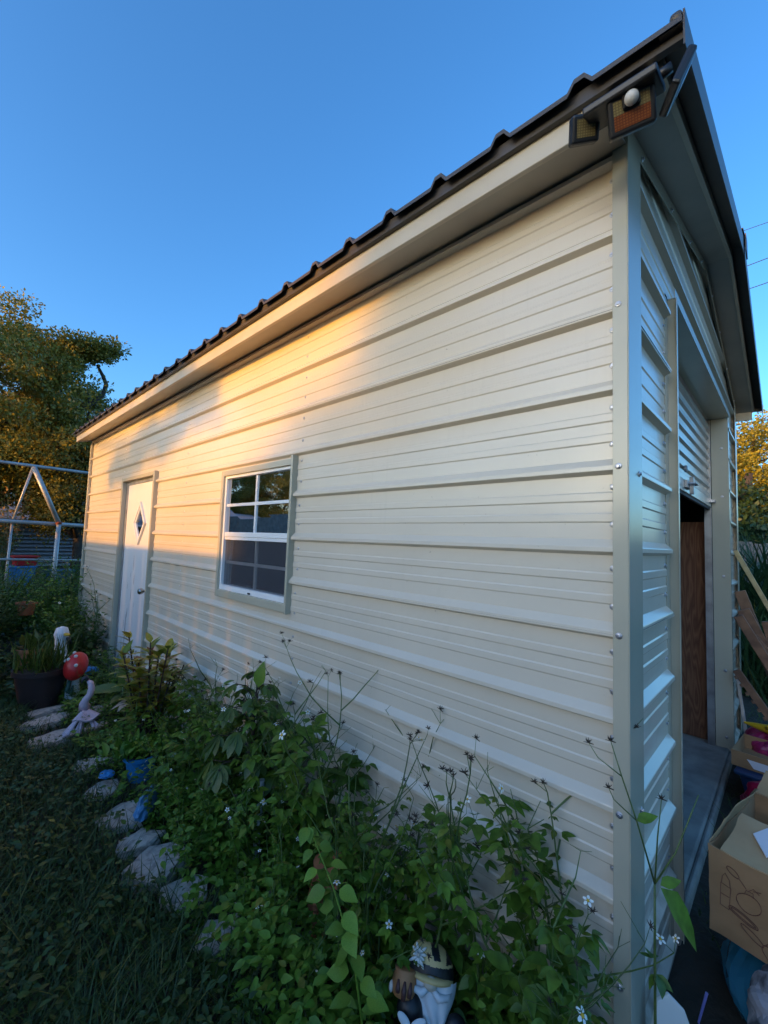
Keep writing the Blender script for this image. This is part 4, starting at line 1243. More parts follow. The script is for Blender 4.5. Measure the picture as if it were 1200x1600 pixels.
def flap(p, name='flap', m_='cardin'):
    mb = MB(); nv = Vector((0, 0, .004))
    mb.hexa([Vector(q) for q in p] + [Vector(q) + nv for q in p])
    crush(mb.build(name, M[m_], bx))
flap([(0.0, -.03, h_ + .001), (0.0, -w_, h_ + .001), (.20, -w_ + .02, h_ + .030), (.19, -.045, h_ + .045)])
flap([(0.01, 0, h_ + .001), (.05, -.03, h_ + .070), (.36, -.05, h_ + .085), (d_ - .02, 0, h_ + .001)])
flap([(d_ - .002, -.01, h_ + .001), (d_ - .002, -w_, h_ + .001), (d_ + .10, -w_, h_ + .06), (d_ + .10, -.02, h_ + .06)])
MB().hexa([(.12, -.085, h_ + .034), (.05, -.13, h_ + .018), (.10, -.17, h_ + .029), (.19, -.12, h_ + .050), (.12, -.085, h_ + .038), (.05, -.13, h_ + .022), (.10, -.17, h_ + .033), (.19, -.12, h_ + .054)]).build('torn_label', M['paper'], bx)
def stroke(pts, closed=False, r=.0016):
    if closed: pts = pts + [pts[0]]
    return [(-.006, y * .80 + .010, z * .92 + .01) for y, z in pts], r
def circ(cy, cz_, ry, rz_, n=20, rot=0):
    o_ = []
    for k in range(n):
        a = 2 * math.pi * k / n
        y, z = ry * math.cos(a), rz_ * math.sin(a)
        o_.append((cy + y * math.cos(rot) - z * math.sin(rot), cz_ + y * math.sin(rot) + z * math.cos(rot)))
    return o_
pr = MB()
def draw(pts, closed=True, r=.0010):
    p, r = stroke(pts, closed, r)
    pr.tube(p, r, 4)
draw([(-.050, .095), (-.054, .165), (-.085, .160), (-.080, .088)]); draw([(-.052, .130), (-.083, .125)], False); draw([(-.056, .165), (-.058, .190), (-.066, .205), (-.080, .185), (-.083, .162)], False)
draw(circ(-.140, .140, .036, .034)); draw([(-.125, .172), (-.128, .186), (-.150, .184), (-.150, .170)], False)
draw(circ(-.088, .222, .020, .010, rot=.5)); draw([(-.106, .213), (-.128, .190)], False); draw([(-.135, .186), (-.150, .200), (-.168, .188)], False); draw([(-.150, .192), (-.172, .200)], False)
draw(circ(-.125, .085, .048, .011, rot=.32)); draw(circ(-.125, .085, .040, .006, rot=.32))
draw(circ(-.150, .046, .036, .009, rot=.45)); draw(circ(-.205, .018, .03, .018, rot=.4)); draw([(-.185, .035), (-.20, .052), (-.225, .045), (-.23, .03)], False)
draw([(-.215, .10), (-.215, .135), (-.245, .135), (-.245, .10)]); draw([(-.222, .150), (-.222, .19), (-.25, .19), (-.25, .15)]); draw([(-.215, .117), (-.245, .117)], False)
crush(pr.build('printed_drawing', M['ink'], bx), lv=0)
# blue film bag under the box
bg = crumple('blue_film_bag', (0.66, -0.29, 0.06), (.25, .17, .15), M['bluebag'], 'translucent blue plastic bag bulging out under the cardboard box', 'bag', 14, 4, .35)
gc = crumple('grey_cloth', (0.42, -0.27, 0.12), (.10, .07, .12), M['cloth'], 'crumpled grey and white cloth below the cardboard box', 'cloth', 17, 4, .7)
pn = MB().tube([(0, 0, 0), (.0, -.02, .09)], [.003, .004], 8).build('pen', mat('lilac_plastic', (.28, .26, .62), .3), None, smooth=True, auto=40)
pn.location = (.40, -.085, .0); pn.rotation_euler = (0, R(8), 0); tag(pn, 'lilac pen stuck upright in the soil near the corner trim', 'pen')
wpl = MB().prism([(-.05, 0), (.05, 0), (.055, .10), (.035, .16), (.0, .19), (-.03, .17), (-.05, .10)], 0, .012).build('white_plaque', M['cream'], None, bevel=.003)
wpl.location = (0.10, -.075, .07); wpl.rotation_euler = (R(80), 0, R(-55)); tag(wpl, 'white rounded plastic plaque at the foot of the corner trim', 'plaque')
wc = crumple('white_shell', (-0.20, .32, .05), (.06, .035, .035), M['cream'], 'white shell-like piece in the weeds right of the gnome', 'shell', 31, 3, .35)

# trays and bins near the right jamb
ct_ = empty('cardboard_tray', (2.02, -0.035, 0.18), R(-6), 'shallow cardboard tray with white label beside the right door jamb', 'tray')
mb = MB().box((0, -.5, 0), (.004, 0, .085)); mb.box((.0042, -.004, 0), (.34, 0, .085)); mb.box((.0042, -.5, 0), (.34, -.496, .085)); mb.box((.336, -.4958, 0), (.34, -.0042, .085)); mb.box((.0042, -.4958, 0.0), (.3358, -.0042, .004))
mb.build('carton', M['card'], ct_)
MB().add([(-.001, -.10, .012), (-.001, -.40, .012), (-.001, -.40, .055), (-.001, -.07, .055)], [(0, 3, 2, 1)]).build('label_sticker', M['paper'], ct_)
nb_ = empty('navy_bin', (1.98, -0.07, 0.0), R(-6), 'navy blue storage bin below the shallow cardboard tray', 'bin')
MB().hexa([(.03, -.47, 0), (.33, -.47, 0), (.33, -.03, 0), (.03, -.03, 0), (0, -.5, .15), (.36, -.5, .15), (.36, 0, .15), (0, 0, .15)]).build('body', M['navy'], nb_, bevel=.01)
MB().box((-.02, -.52, .151), (.38, .02, .176)).build('lid', M['navy'], nb_, bevel=.008)
crumple('red_bag', (1.72, -0.30, 0.16), (.09, .19, .12), mat('crimson_film', (.42, .01, .05), .35), 'crimson plastic bag in front of the navy bin', 'bag', 41, 4, .5)
crumple('magenta_bag', (2.45, -0.24, 0.17), (.15, .18, .16), M['magenta'], 'dark magenta bag behind the cardboard tray', 'bag', 44, 4, .4)
yw = empty('yellow_watering_toy', (2.42, -0.05, 0.30), R(-14), 'yellow plastic funnel with looped handle on the magenta bag', 'funnel')
MB().lathe([(.006, .0), (.014, -.04), (.026, -.115), (.034, -.15), (.034, -.20), (.05, -.21), (.05, -.26)], 16, (0, -.02, 0.02), 'y').build('spout', M['yellow'], yw, smooth=True, auto=40)
MB().tube([(-.02, -.14, .03), (-.06, -.16, .05), (-.065, -.19, .03), (-.04, -.20, .01), (-.065, -.21, -.02), (-.06, -.25, -.035), (-.03, -.26, -.01)], .011, 8).build('handle', M['yellow'], yw, smooth=True)

# boards leaning against the right front strip
def board(name, a, b, w, t_, m_, label, cat, nrm=(1, 0, 0.0)):
    o = MB().beam(a, b, t_, w, nrm).build(name, m_, None, bevel=.003)
    return tag(o, label, cat)
def lean(name, top, bot, w, t_, m_, label, cat):
    a, b = Vector(top), Vector(bot)
    d = (b - a).normalized(); sd = Vector((1, 0, 0)); sd = (sd - d * sd.dot(d)).normalized(); u = sd.cross(d)
    o = MB().obox((a + b) / 2, d * (b - a).length / 2, u * w / 2, sd * t_ / 2).build(name, m_, None, bevel=.003)
    return tag(o, label, cat)
lean('wooden_stick', (2.78, -.015, 1.43), (2.95, -.62, .05), .030, .022, M['rawwood'], 'pale yellow wooden stick leaning on the right front corner', 'stick')
lean('leaning_board', (2.70, -.030, .965), (2.78, -.50, .03), .055, .035, M['oldwood'], 'front reddish brown board leaning beside the right jamb', 'board')
lean('leaning_board', (2.83, -.050, 1.00), (2.95, -.45, .03), .075, .03, M['oldwood'], 'taller reddish board leaning just behind the front board', 'board')
lean('leaning_board', (2.88, -.185, .93), (2.92, -.36, .03), .080, .03, M['oldwood'], 'upright reddish board at the right edge of the leaning pile', 'board')
nbd = lean('notched_board', (2.62, -.020, .60), (2.66, -.36, .04), .045, .03, M['oldwood'], 'short notched brown board leaning lowest beside the jamb', 'board')
for k in range(9):
    t_ = .06 + k * .085
    a, b = Vector((2.60, -.020, .60)), Vector((2.64, -.36, .04))
    p = a.lerp(b, t_); d = (b - a).normalized(); u = Vector((1, 0, 0)).cross(d)
    MB().obox(p + u * .026, d * .010, u * .007, Vector((.012, 0, 0))).build('tooth', M['oldwood'], nbd)
lean('leaning_board', (2.80, -.10, .82), (2.84, -.62, .03), .060, .03, M['oldwood'], 'lower slanting reddish board between the notched and front boards', 'board')
lean('leaning_board', (3.02, -.02, 1.12), (3.10, -.34, .03), .070, .03, M['oldwood'], 'rearmost reddish board beside the pale yellow stick', 'board')
lean('metal_strip', (2.74, -.012, .56), (2.66, -.075, .05), .022, .006, M['galv'], 'grey metal strip leaning against the outside of right jamb', 'strip')

# ================================================================== PLANTS
random.seed(40)
rng = np.random.default_rng(5)
LEAF = leaf_tpl(0.52, 0.14, 0.18, 4)
HEART = leaf_tpl(0.70, 0.12, 0.28, 8, 'ovate')
LANCE = leaf_tpl(0.36, 0.12, 0.25, 4, 'lance')
OBOV = leaf_tpl(0.45, 0.10, 0.22, 5, 'obov')
BLADE = leaf_tpl(0.05, 0.1, 0.45, 4, 'blade')

# flower and seed head meshes shared by all weeds
fm = MB()
for k in range(5):
    a = 2 * math.pi * k / 5
    ca, sa = math.cos(a), math.sin(a)
    def T(x, y, z): return (ca * x - sa * y, sa * x + ca * y, z)
    fm.add([T(.003, 0, 0), T(.008, -.0045, .001), T(.0145, -.003, -.001), T(.016, 0, -.002), T(.0145, .003, -.001), T(.008, .0045, .001)], [(0, 1, 2, 3, 4, 5)])
fm.ell((0, 0, .001), (.0045, .0045, .003), 8, 6, mi=1)
flower_me = fm.mesh('flower', [M['petal'], M['pollen']])
bm_s = MB()
for k in range(12):
    a = k * 2.399; h = random.uniform(-.2, .9)
    d = Vector((math.cos(a) * math.sqrt(max(0, 1 - h * h)), math.sin(a) * math.sqrt(max(0, 1 - h * h)), h))
    bm_s.tube([(0, 0, 0), d * .012], [.0016, .0004], 4)
seed_me = bm_s.mesh('seed_head', M['dry'])

def weed_parts(h, seed, nbr=4, dens=1.0, dry=.3, leaf=.045, flowers=4, m_='weed', open_top=.0):
    """upright branching weed with threefold leaves; returns (stem mesh, leaf mesh, flower spots, seed spots)"""
    rs = np.random.default_rng(seed)
    st = MB(); O, A, Nn, Sz = [], [], [], []
    fl_, sd_ = [], []
    def branch(p, d, L, r, depth):
        nseg = max(3, int(L / .055)); pts = [p.copy()]; q = p.copy(); dd = d.copy()
        for i in range(nseg):
            dd += np.array([rs.normal(0, .10), rs.normal(0, .10), .07]); dd /= np.linalg.norm(dd)
            q = q + dd * L / nseg; pts.append(q.copy())
            hz = q[2] / h
            if hz < 1 - open_top and rs.random() < dens:
                ph = rs.uniform(0, 6.28)
                for sgn in (0, math.pi):
                    ld = np.array([math.cos(ph + sgn), math.sin(ph + sgn), rs.uniform(-.1, .45)])
                    pet = q + ld * .02
                    s_ = leaf * rs.uniform(.55, 1.2) * (1.15 - .45 * hz)
                    side_ = np.array([-ld[1], ld[0], 0])
                    for aa, k in ((0, 1.15), (.85, .8), (-.85, .8)):
                        O.append(pet); A.append(ld * math.cos(aa) + side_ * math.sin(aa) + np.array([0, 0, -.15 + rs.normal(0, .15)]))
                        Nn.append(np.array([rs.normal(0, .3), rs.normal(0, .3), 1])); Sz.append(s_ * k)
            if depth == 0 and .3 < i / nseg < .9 and rs.random() < nbr / nseg * 1.4:
                a = rs.uniform(0, 6.28)
                branch(q, np.array([math.cos(a) * .8, math.sin(a) * .8, .75]), L * rs.uniform(.3, .5), r * .6, 1)
        st.tube([tuple(x) for x in pts], list(np.linspace(r, r * .35, len(pts))), 5, cap=False)
        for k in range(rs.integers(1, 4)):
            e = q + np.array([rs.normal(0, .02), rs.normal(0, .02), rs.uniform(.01, .05)])
            st.tube([tuple(q), tuple(e)], [r * .3, r * .22], 4, cap=False)
            if rs.random() < dry: sd_.append(e)
            elif len(fl_) < flowers: fl_.append(e)
    branch(np.array([0., 0, -.02]), np.array([rs.normal(0, .12), rs.normal(0, .12), 1.]), h, .0035 + h * .002, 0)
    sm_ = st.mesh('stem', M['stem'], smooth=True)
    lm = leaf_mesh('foliage', LEAF, O, A, Nn, Sz, M[m_]) if O else None
    return sm_, lm, fl_, sd_

def make_weed(parts, loc, rz, sc, label, group=None, name='weed_plant', tilt=(0, 0)):
    sm_, lm, fl_, sd_ = parts
    e = empty(name, loc, 0, label, 'weed', group)
    e.rotation_euler = (tilt[0], tilt[1], rz); e.scale = (sc, sc, sc)
    link('stem', sm_, e)
    if lm: link('foliage', lm, e)
    for p in fl_:
        f = link('flower', flower_me, e); f.location = tuple(p); f.rotation_euler = (random.uniform(-.9, .9), random.uniform(-.9, .9), random.uniform(0, 6))
        f.scale = (random.uniform(.5, .85),) * 3
    for p in sd_:
        f = link('seed_head', seed_me, e); f.location = tuple(p); f.rotation_euler = (random.uniform(-.6, .6), random.uniform(-.6, .6), random.uniform(0, 6))
    return e

variants = [weed_parts(h, 100 + i, nbr=5, dens=.95, dry=.15, leaf=lf, flowers=fl_n, m_='fresh' if i in (5, 8) else 'weed') for i, (h, lf, fl_n) in enumerate(((.42, .062, 1), (.50, .055, 2), (.34, .068, 1), (.56, .058, 2), (.28, .052, 0), (.46, .075, 1), (.40, .090, 0), (.48, .066, 1), (.36, .040, 1), (.52, .036, 2), (.44, .034, 0)))]
GW = 'white-flowered weeds crowding the bed along the wall'
def weed_label(x, y, v):
    zone = ('between the gnome and the corner trim' if y < .55 else 'around the terracotta ornament' if y < 1.15 else 'around the palmate plant' if y < 1.95
            else 'around the croton and blue pot' if y < 3.0 else 'below the white door')
    row = 'by the stones' if x < -.30 else 'by the wall'
    return ('leafy weed with tiny white flowers ' if v[2] else 'flowerless leafy weed ') + zone + ' ' + row
k = 0
spots = []
tries = 0
while len(spots) < 165 and tries < 9000:
    tries += 1
    y = 0.08 + 4.0 * random.random() ** 1.55
    x = random.uniform(-0.50, -0.05)
    if y < .7: x = random.uniform(-.42, -.04)
    if (x + .235) ** 2 + (y - .44) ** 2 < .14 ** 2: continue
    # keep the line of sight to the gnome open
    gx, gy = -.235 - CAM.x, .44 - CAM.y
    t_ = ((x - CAM.x) * gx + (y - CAM.y) * gy) / (gx * gx + gy * gy)
    if 0.3 < t_ < 1.0 and abs((x - CAM.x) * gy - (y - CAM.y) * gx) / math.hypot(gx, gy) < .20: continue
    if -.48 < x < -.27 and 2.15 < y < 2.52: continue
    if any((x - a) ** 2 + (y - b) ** 2 < .062 ** 2 for a, b in spots): continue
    if y > 3.5 and x > -.12: continue
    spots.append((x, y))
for (x, y) in spots:
    v = random.choice(variants)
    toward = max(0.6, min(1.25, 0.70 + (x + .5) * 1.15))
    if y > 2.6: toward *= .75
    if 1.0 < y < 2.0 and x > -.34: toward *= 1.05
    if y >= 2.0: toward *= .78
    if x < -.38: toward *= .72
    make_weed(v, (x, y, 0), random.uniform(0, 6.28), toward * random.uniform(.85, 1.12), weed_label(x, y, v), GW, tilt=(random.gauss(0, .1), random.gauss(0, .1)))

# single tall stalks that stand out against the wall
def stalk(x, y, h, seed, label, dens=.35, dry=.8, leaf=.04, open_top=.25, nbr=4, m_='weed'):
    make_weed(weed_parts(h, seed, nbr=nbr, dens=dens, dry=dry, leaf=leaf, flowers=4, open_top=open_top, m_=m_), (x, y, 0), seed * 1.7, 1, label, None, 'weed_stalk')
stalk(-.13, .06, .76, 301, 'leafy weed stalk with dark burrs against the corner trim', .6, .7, .045, .1, 5)
stalk(-.08, .16, .78, 302, 'weed stalk with toothed leaves just left of the corner trim', .7, .6, .045, .15, 5)
stalk(-.12, .36, .74, 303, 'leafy weed with burrs rising above and right of the gnome', .8, .6, .05, .1, 4)
stalk(-.20, .52, .80, 304, 'thin bare seed stalk in front of the middle of the wall', .25, .9, .04, .4, 2)
stalk(-.22, .66, .84, 305, 'tall thin stalk with one leaf pair in front of the mid wall', .2, .9, .04, .4, 2)
stalk(-.24, 1.02, .88, 306, 'dark dry branching stalk between window and foreground weeds', .10, 1., .05, .6, 7)
stalk(-.15, 2.75, .62, 307, 'thin flowering stalk right of the croton bush', .3, .3, .04, .3, 3)
stalk(-.12, 4.85, 1.05, 308, 'spindly tall weed left of the white door frame', .5, .4, .035, .1, 5)
stalk(-.20, 5.1, .95, 309, 'second spindly weed at far left of the white door', .5, .4, .035, .1, 5)
# nearest slender plant, forking with long narrow leaf, right of the corner
nf = empty('forked_weed', (-0.060, -0.070, -0.03), 0, 'slender forked weed with narrow leaf in front of the corner trim', 'weed')
MB().tube([(0, 0, 0), (-.012, .0, .30), (-.010, .0, .52), (-.005, .0, .66)], [.0035, .0032, .0028, .0025], 7).build('stem', M['stem'], nf, smooth=True)
MB().tube([(-.005, 0, .66), (-.035, .030, .80), (-.06, .055, .90), (-.075, .075, .98)], [.0022, .0018, .0015, .001], 6).build('stem', M['stem'], nf, smooth=True)
MB().tube([(-.005, 0, .66), (.005, -.004, .76), (.010, -.012, .85)], [.002, .0016, .001], 6).build('stem', M['stem'], nf, smooth=True)
MB().tube([(-.005, 0, .66), (.03, -.035, .73), (.055, -.06, .81), (.075, -.075, .86)], [.002, .0018, .0015, .001], 6).build('stem', M['stem'], nf, smooth=True)
MB().tube([(-.06, .055, .90), (-.085, .10, .935), (-.09, .12, .965)], [.0014, .0011, .0009], 5).build('stem', M['stem'], nf, smooth=True)
MB().tube([(-.035, .030, .80), (-.05, .075, .835), (-.055, .085, .86)], [.0016, .0012, .0009], 5).build('stem', M['stem'], nf, smooth=True)
for p in ((-.075, .075, .98), (-.09, .12, .965), (-.055, .085, .86), (.010, -.012, .85)):
    s_ = link('seed_head', seed_me, nf); s_.location = p
for org_, ax_, sz in (((0.0, -.01, .655), (.30, -.45, -.62), .17), ((.0, -.01, .66), (.4, -.5, .25), .05), ((-.035, .03, .80), (.3, -.45, .25), .05)):
    link('leaf', leaf_mesh('leaf', LANCE if sz > .1 else LEAF, [org_], [ax_], [(-.4, -.3, .85)], [sz], M['weed']), nf)

# bright heart-leaved climber in the foreground
hv = empty('heart_leaf_climber', (-0.42, 0.50, 0), 0, 'bright lime green heart-leaved climber standing tall in the foreground weeds', 'climber')
pts = [(0.0, 0.0, 0), (-.02, .0, .16), (-.035, .03, .33), (-.032, .12, .44), (-.03, .25, .55)]
MB().tube(pts, [.0032, .003, .0026, .0022, .0015], 7).build('stem', M['bright'], hv, smooth=True)
one_heart = leaf_mesh('leaf', HEART, [(0, 0, 0)], [(0, 1, 0)], [(0, 0, 1)], [1.0], M['bright'])
def single_leaf(me, parent, p, ax_, up_, s_, name='leaf'):
    o = link(name, me, parent)
    y_ = Vector(ax_).normalized(); z_ = Vector(up_); x_ = y_.cross(z_).normalized(); z_ = x_.cross(y_)
    mm_ = Matrix((x_, y_, z_)).transposed()
    o.location = p; o.rotation_euler = mm_.to_euler(); o.scale = (s_, s_, s_)
    return o
for i in range(18):
    t = .36 + .64 * (i // 2) / 8.01
    q = t * (len(pts) - 1); a = int(q); fr2 = q - a
    p = Vector(pts[a]).lerp(Vector(pts[min(a + 1, len(pts) - 1)]), fr2)
    sgn = 1 if i % 2 else -1
    an = (i // 2) * 1.2
    dirv = Vector((.69, -.72, 0)) * sgn * math.cos(an * .5) + Vector((-.72, -.69, 0)) * (.35 + .5 * math.sin(an) * sgn) + Vector((0, 0, random.uniform(-.35, .15)))
    single_leaf(one_heart, hv, p + dirv * .02, dirv, Vector((-.25 + random.uniform(-.3, .3), -.2 + random.uniform(-.3, .3), .9)), (.074 - .030 * t) * random.uniform(.8, 1.15))

# palmate plant by the wall
pp = empty('palmate_plant', (-0.19, 1.52, 0), 0, 'dark green plant with hand-shaped drooping leaves against the shed wall', 'plant')
MB().tube([(0, 0, 0), (.01, .0, .2), (0, .01, .42), (-.01, .0, .60), (-.005, -.01, .70)], [.012, .011, .009, .007, .004], 8).build('stem', M['dry'], pp, smooth=True)
Oo, Aa, Nn_, Ss = [], [], [], []
for k in range(7):
    a = (k - 3) * .52
    L_ = (1.0, .92, .72, .5)[abs(k - 3)]
    Oo.append((0, 0, 0)); Aa.append((math.sin(a), math.cos(a), -.28)); Nn_.append((0, 0, 1)); Ss.append(L_)
palm_me = leaf_mesh('leaf', leaf_tpl(.40, .10, .30, 5, 'obov'), Oo, Aa, Nn_, Ss, M['palm'])
for i in range(25):
    t = i / 24
    h = .30 + .40 * t
    a = i * 2.4
    d = Vector((math.cos(a), math.sin(a), 0))
    if d.x > .2: d.x *= .4
    L_ = .19 - .10 * t
    p0 = Vector((0, 0, h)); p1 = p0 + d * L_ + Vector((0, 0, .05))
    MB().tube([p0, p0.lerp(p1, .5) + Vector((0, 0, .015)), p1], [.003, .0025, .002], 5).build('leaf_stalk', M['dry'], pp, smooth=True)
    single_leaf(palm_me, pp, p1, d + Vector((0, 0, -.45 + .3 * t)), Vector((0, 0, 1)) + d * .5, (.130 - .05 * t) * random.uniform(.85, 1.15))
single_leaf(leaf_mesh('leaf', LEAF, [(0, 0, 0)], [(0, 1, 0)], [(0, 0, 1)], [1], M['weed']), pp, (0, -.01, .70), (.05, -.1, .9), (-.8, -.5, .2), .12)

# croton
cr_ = empty('croton_plant', (-0.27, 2.68, 0.02), 0, 'croton shrub with yellow green and reddish leaves by the white door', 'shrub')
cst = MB(); O, A, Nn2, Sz = [], [], [], []; O2, A2, N2_, S2 = [], [], [], []
for b in range(18):
    a = b * 2.4; rr = random.uniform(.04, .25); hh_ = random.uniform(.36, .74)
    tip = Vector((math.cos(a) * rr, math.sin(a) * rr * 1.2, hh_))
    cst.tube([(0, 0, 0), (tip.x * .5, tip.y * .5, hh_ * .45), tip], [.008, .006, .004], 6)
    for j in range(30):
        t = random.uniform(.42, 1.0)
        p = Vector((tip.x * t, tip.y * t, hh_ * t))
        an = random.uniform(0, 6.28)
        d = (math.cos(an), math.sin(an), random.uniform(.1, .9) + (.5 if t > .9 else 0))
        if random.random() < .14: O2.append(p); A2.append(d); N2_.append((0, 0, 1)); S2.append(random.uniform(.07, .11))
        else: O.append(p); A.append(d); Nn2.append((0, 0, 1)); Sz.append(random.uniform(.07, .125))
cst.build('stem', M['dry'], cr_, smooth=True)
link('foliage', leaf_mesh('foliage', LANCE, O, A, Nn2, Sz, M['croton']), cr_)
link('red_foliage', leaf_mesh('red_foliage', LANCE, O2, A2, N2_, S2, M['crotonred']), cr_)
# big paddle leaves at the door foot
bn = empty('paddle_leaf_plant', (-0.22, 3.40, 0), 0, 'plant with big dark paddle leaves at the foot of the white door', 'plant')
pad = leaf_mesh('leaf', leaf_tpl(.36, .10, .25, 6, 'ovate'), [(0, 0, 0)], [(0, 1, 0)], [(0, 0, 1)], [1], M['palm'])
for p, d, u, s_ in (((0, 0, .22), (-.1, .25, .95), (-.9, -.4, .2), .24), ((0, 0, .20), (-.75, .65, .12), (-.2, -.2, .9), .34), ((0, -.02, .17), (-.5, -.6, .2), (-.2, -.1, .9), .20), ((0, 0, .16), (.2, -.9, .2), (-.3, 0, .9), .18)):
    single_leaf(pad, bn, p, d, u, s_)
MB().tube([(0, 0, 0), (0, 0, .22)], [.012, .007], 7).build('stem', M['stem'], bn, smooth=True)
# withered leaves hanging below the croton
wl = empty('withered_leaf_bunch', (-0.33, 2.95, 0.0), 0, 'bunch of pale withered leaves hanging left of the croton', 'dead leaves')
dl = leaf_mesh('leaf', LANCE, [(0, 0, 0)], [(0, 1, 0)], [(0, 0, 1)], [1], M['deadleaf'])
MB().tube([(0, 0, 0), (.01, 0, .3)], [.006, .004], 6).build('stem', M['dry'], wl)
for i in range(9):
    a = i * .8
    single_leaf(dl, wl, (.01, 0, .30 - .01 * i), (math.cos(a) * .6, math.sin(a) * .6, -.5 + .12 * i), (0, 0, 1), random.uniform(.08, .13))

# plants in the pots
def pot_plant(name, loc, n_, L_, tpl, m_, label, spread=.8, cat='plant', r=.06):
    e = empty(name, loc, 0, label, cat)
    a = rng.uniform(0, 6.28, n_)
    A_ = np.stack([np.cos(a) * rng.uniform(.1, spread, n_), np.sin(a) * rng.uniform(.1, spread, n_), rng.uniform(.5, 1, n_)], 1)
    O_ = np.stack([rng.normal(0, r, n_), rng.normal(0, r, n_), rng.uniform(0, .05, n_)], 1)
    N_ = np.stack([np.cos(a), np.sin(a), np.ones(n_) * .3], 1)
    link('foliage', leaf_mesh('foliage', tpl, O_, A_, N_, rng.uniform(.5, 1.1, n_) * L_, m_), e)
    return e
pot_plant('pot_grass', (-0.62, 4.10, 0.27), 220, .22, leaf_tpl(.09, .1, .5, 4, 'blade'), M['grass'], 'arching grassy plant growing in the dark flower pot', 1.0, r=.09)
pot_plant('pot_herb', (-0.375, 2.42, 0.125), 130, .09, LEAF, M['weed'], 'low leafy herb growing in the bright blue pot', 1.2, r=.05)
pot_plant('pot_succulent', (-0.60, 4.75, 0.30), 60, .14, LEAF, M['palm'], 'leafy plant growing in the small terracotta pot', 1.0, r=.04)

# shrubs at the far left, below the pipe frame
def shrub(name, loc, h, rx, nst, m_, leafsize, label, seed, tpl=LEAF, group=None, per=26):
    rs = np.random.default_rng(seed)
    e = empty(name, loc, 0, label, 'shrub', group)
    st = MB(); O_, A_, N_ = [], [], []
    for i in range(nst):
        a = rs.uniform(0, 6.28); r_ = rs.uniform(.1, 1) * rx; hh = h * rs.uniform(.55, 1.0)
        tip = np.array([math.cos(a) * r_, math.sin(a) * r_, hh]); mid = tip * np.array([.4, .4, .55])
        st.tube([(0, 0, 0), tuple(mid), tuple(tip)], [.006, .004, .002], 4, cap=False)
        for j in range(per):
            t = rs.uniform(.12, 1)
            p = (1 - t) ** 2 * 0 + 2 * t * (1 - t) * mid + t * t * tip + rs.normal(0, .025, 3)
            O_.append(p); A_.append([rs.normal(), rs.normal(), rs.uniform(-.2, 1)]); N_.append([rs.normal(0, .5), rs.normal(0, .5), 1])
    st.build('stem', M['stem'], e, smooth=True)
    link('foliage', leaf_mesh('foliage', tpl, O_, A_, N_, rs.uniform(.6, 1.2, len(O_)) * leafsize, m_), e)
    return e
shrub('leafy_shrub', (-0.30, 6.1, 0), .95, .42, 60, M['weed'], .05, 'leafy shrub against the far shed corner', 1)
shrub('leafy_shrub', (-0.62, 6.7, 0), 1.02, .45, 60, M['bright'], .045, 'lighter green shrub left of the far shed corner', 2, per=16)
shrub('leafy_shrub', (-0.25, 5.35, 0), .70, .36, 55, M['weed'], .05, 'dense low shrub between far corner and door frame', 3)
shrub('leafy_shrub', (-0.20, 4.95, 0), .52, .30, 45, M['cover'], .045, 'small dark shrub just left of the white door frame', 4)
shrub('leafy_shrub', (-0.85, 5.9, 0), .75, .40, 55, M['cover'], .05, 'dark shrub at the left picture edge behind the pots', 5)
shrub('leafy_shrub', (-0.95, 4.75, 0), .40, .32, 45, M['cover'], .05, 'low dark shrub left of the dark flower pot', 6)
shrub('leafy_shrub', (0.15, 7.6, 0), 1.05, .55, 60, M['weed'], .05, 'green shrub under the pipe frame beyond the shed', 7)
# tall grasses
def grass_clump(name, loc, n_, h, spread, m_, label, group=None, wid=.035, cat='grass'):
    a = rng.uniform(0, 6.28, n_); rr = np.sqrt(rng.uniform(0, 1, n_)) * spread
    O_ = np.stack([np.cos(a) * rr, np.sin(a) * rr, np.zeros(n_)], 1)
    b = rng.uniform(0, 6.28, n_)
    A_ = np.stack([np.cos(b) * .4, np.sin(b) * .4, np.ones(n_)], 1)
    N_ = np.stack([-np.cos(b), -np.sin(b), np.ones(n_) * .3], 1)
    o = link(name, leaf_mesh(name, leaf_tpl(wid, .1, .35, 5, 'blade'), O_, A_, N_, rng.uniform(.5, 1.1, n_) * h, m_)); o.location = loc
    return tag(o, label, cat, group)
grass_clump('tall_grass', (-0.95, 7.2, 0), 420, 1.15, .5, M['grass'], 'tall arching grass at the far left picture edge')
grass_clump('tall_grass', (-0.45, 7.6, 0), 300, 1.0, .4, M['grass'], 'tall grass in front of the blue tub')
grass_clump('tall_grass', (-1.15, 6.1, 0), 300, .9, .35, M['grass'], 'dark grass tuft left of the dark shrub')
grass_clump('reed_grass', (6.2, -.02, 0), 1000, 2.1, .8, M['dark'], 'tall dark reed grass in front of the wooden fence', wid=.03)
grass_clump('reed_grass', (4.9, -.25, 0), 600, 1.25, .6, M['dark'], 'shorter dark grass behind the leaning boards', wid=.03)
# small dead shrub near the golden-lit patch under the oak
ss = shrub('sunlit_shrub', (-0.05, 14.2, 0), 2.7, .55, 40, mat('orange_leaf', (.30, .16, .05), .6), .10, 'orange sunlit sapling at far left under the oak', 8, tpl=QUAD_LEAF, per=14)

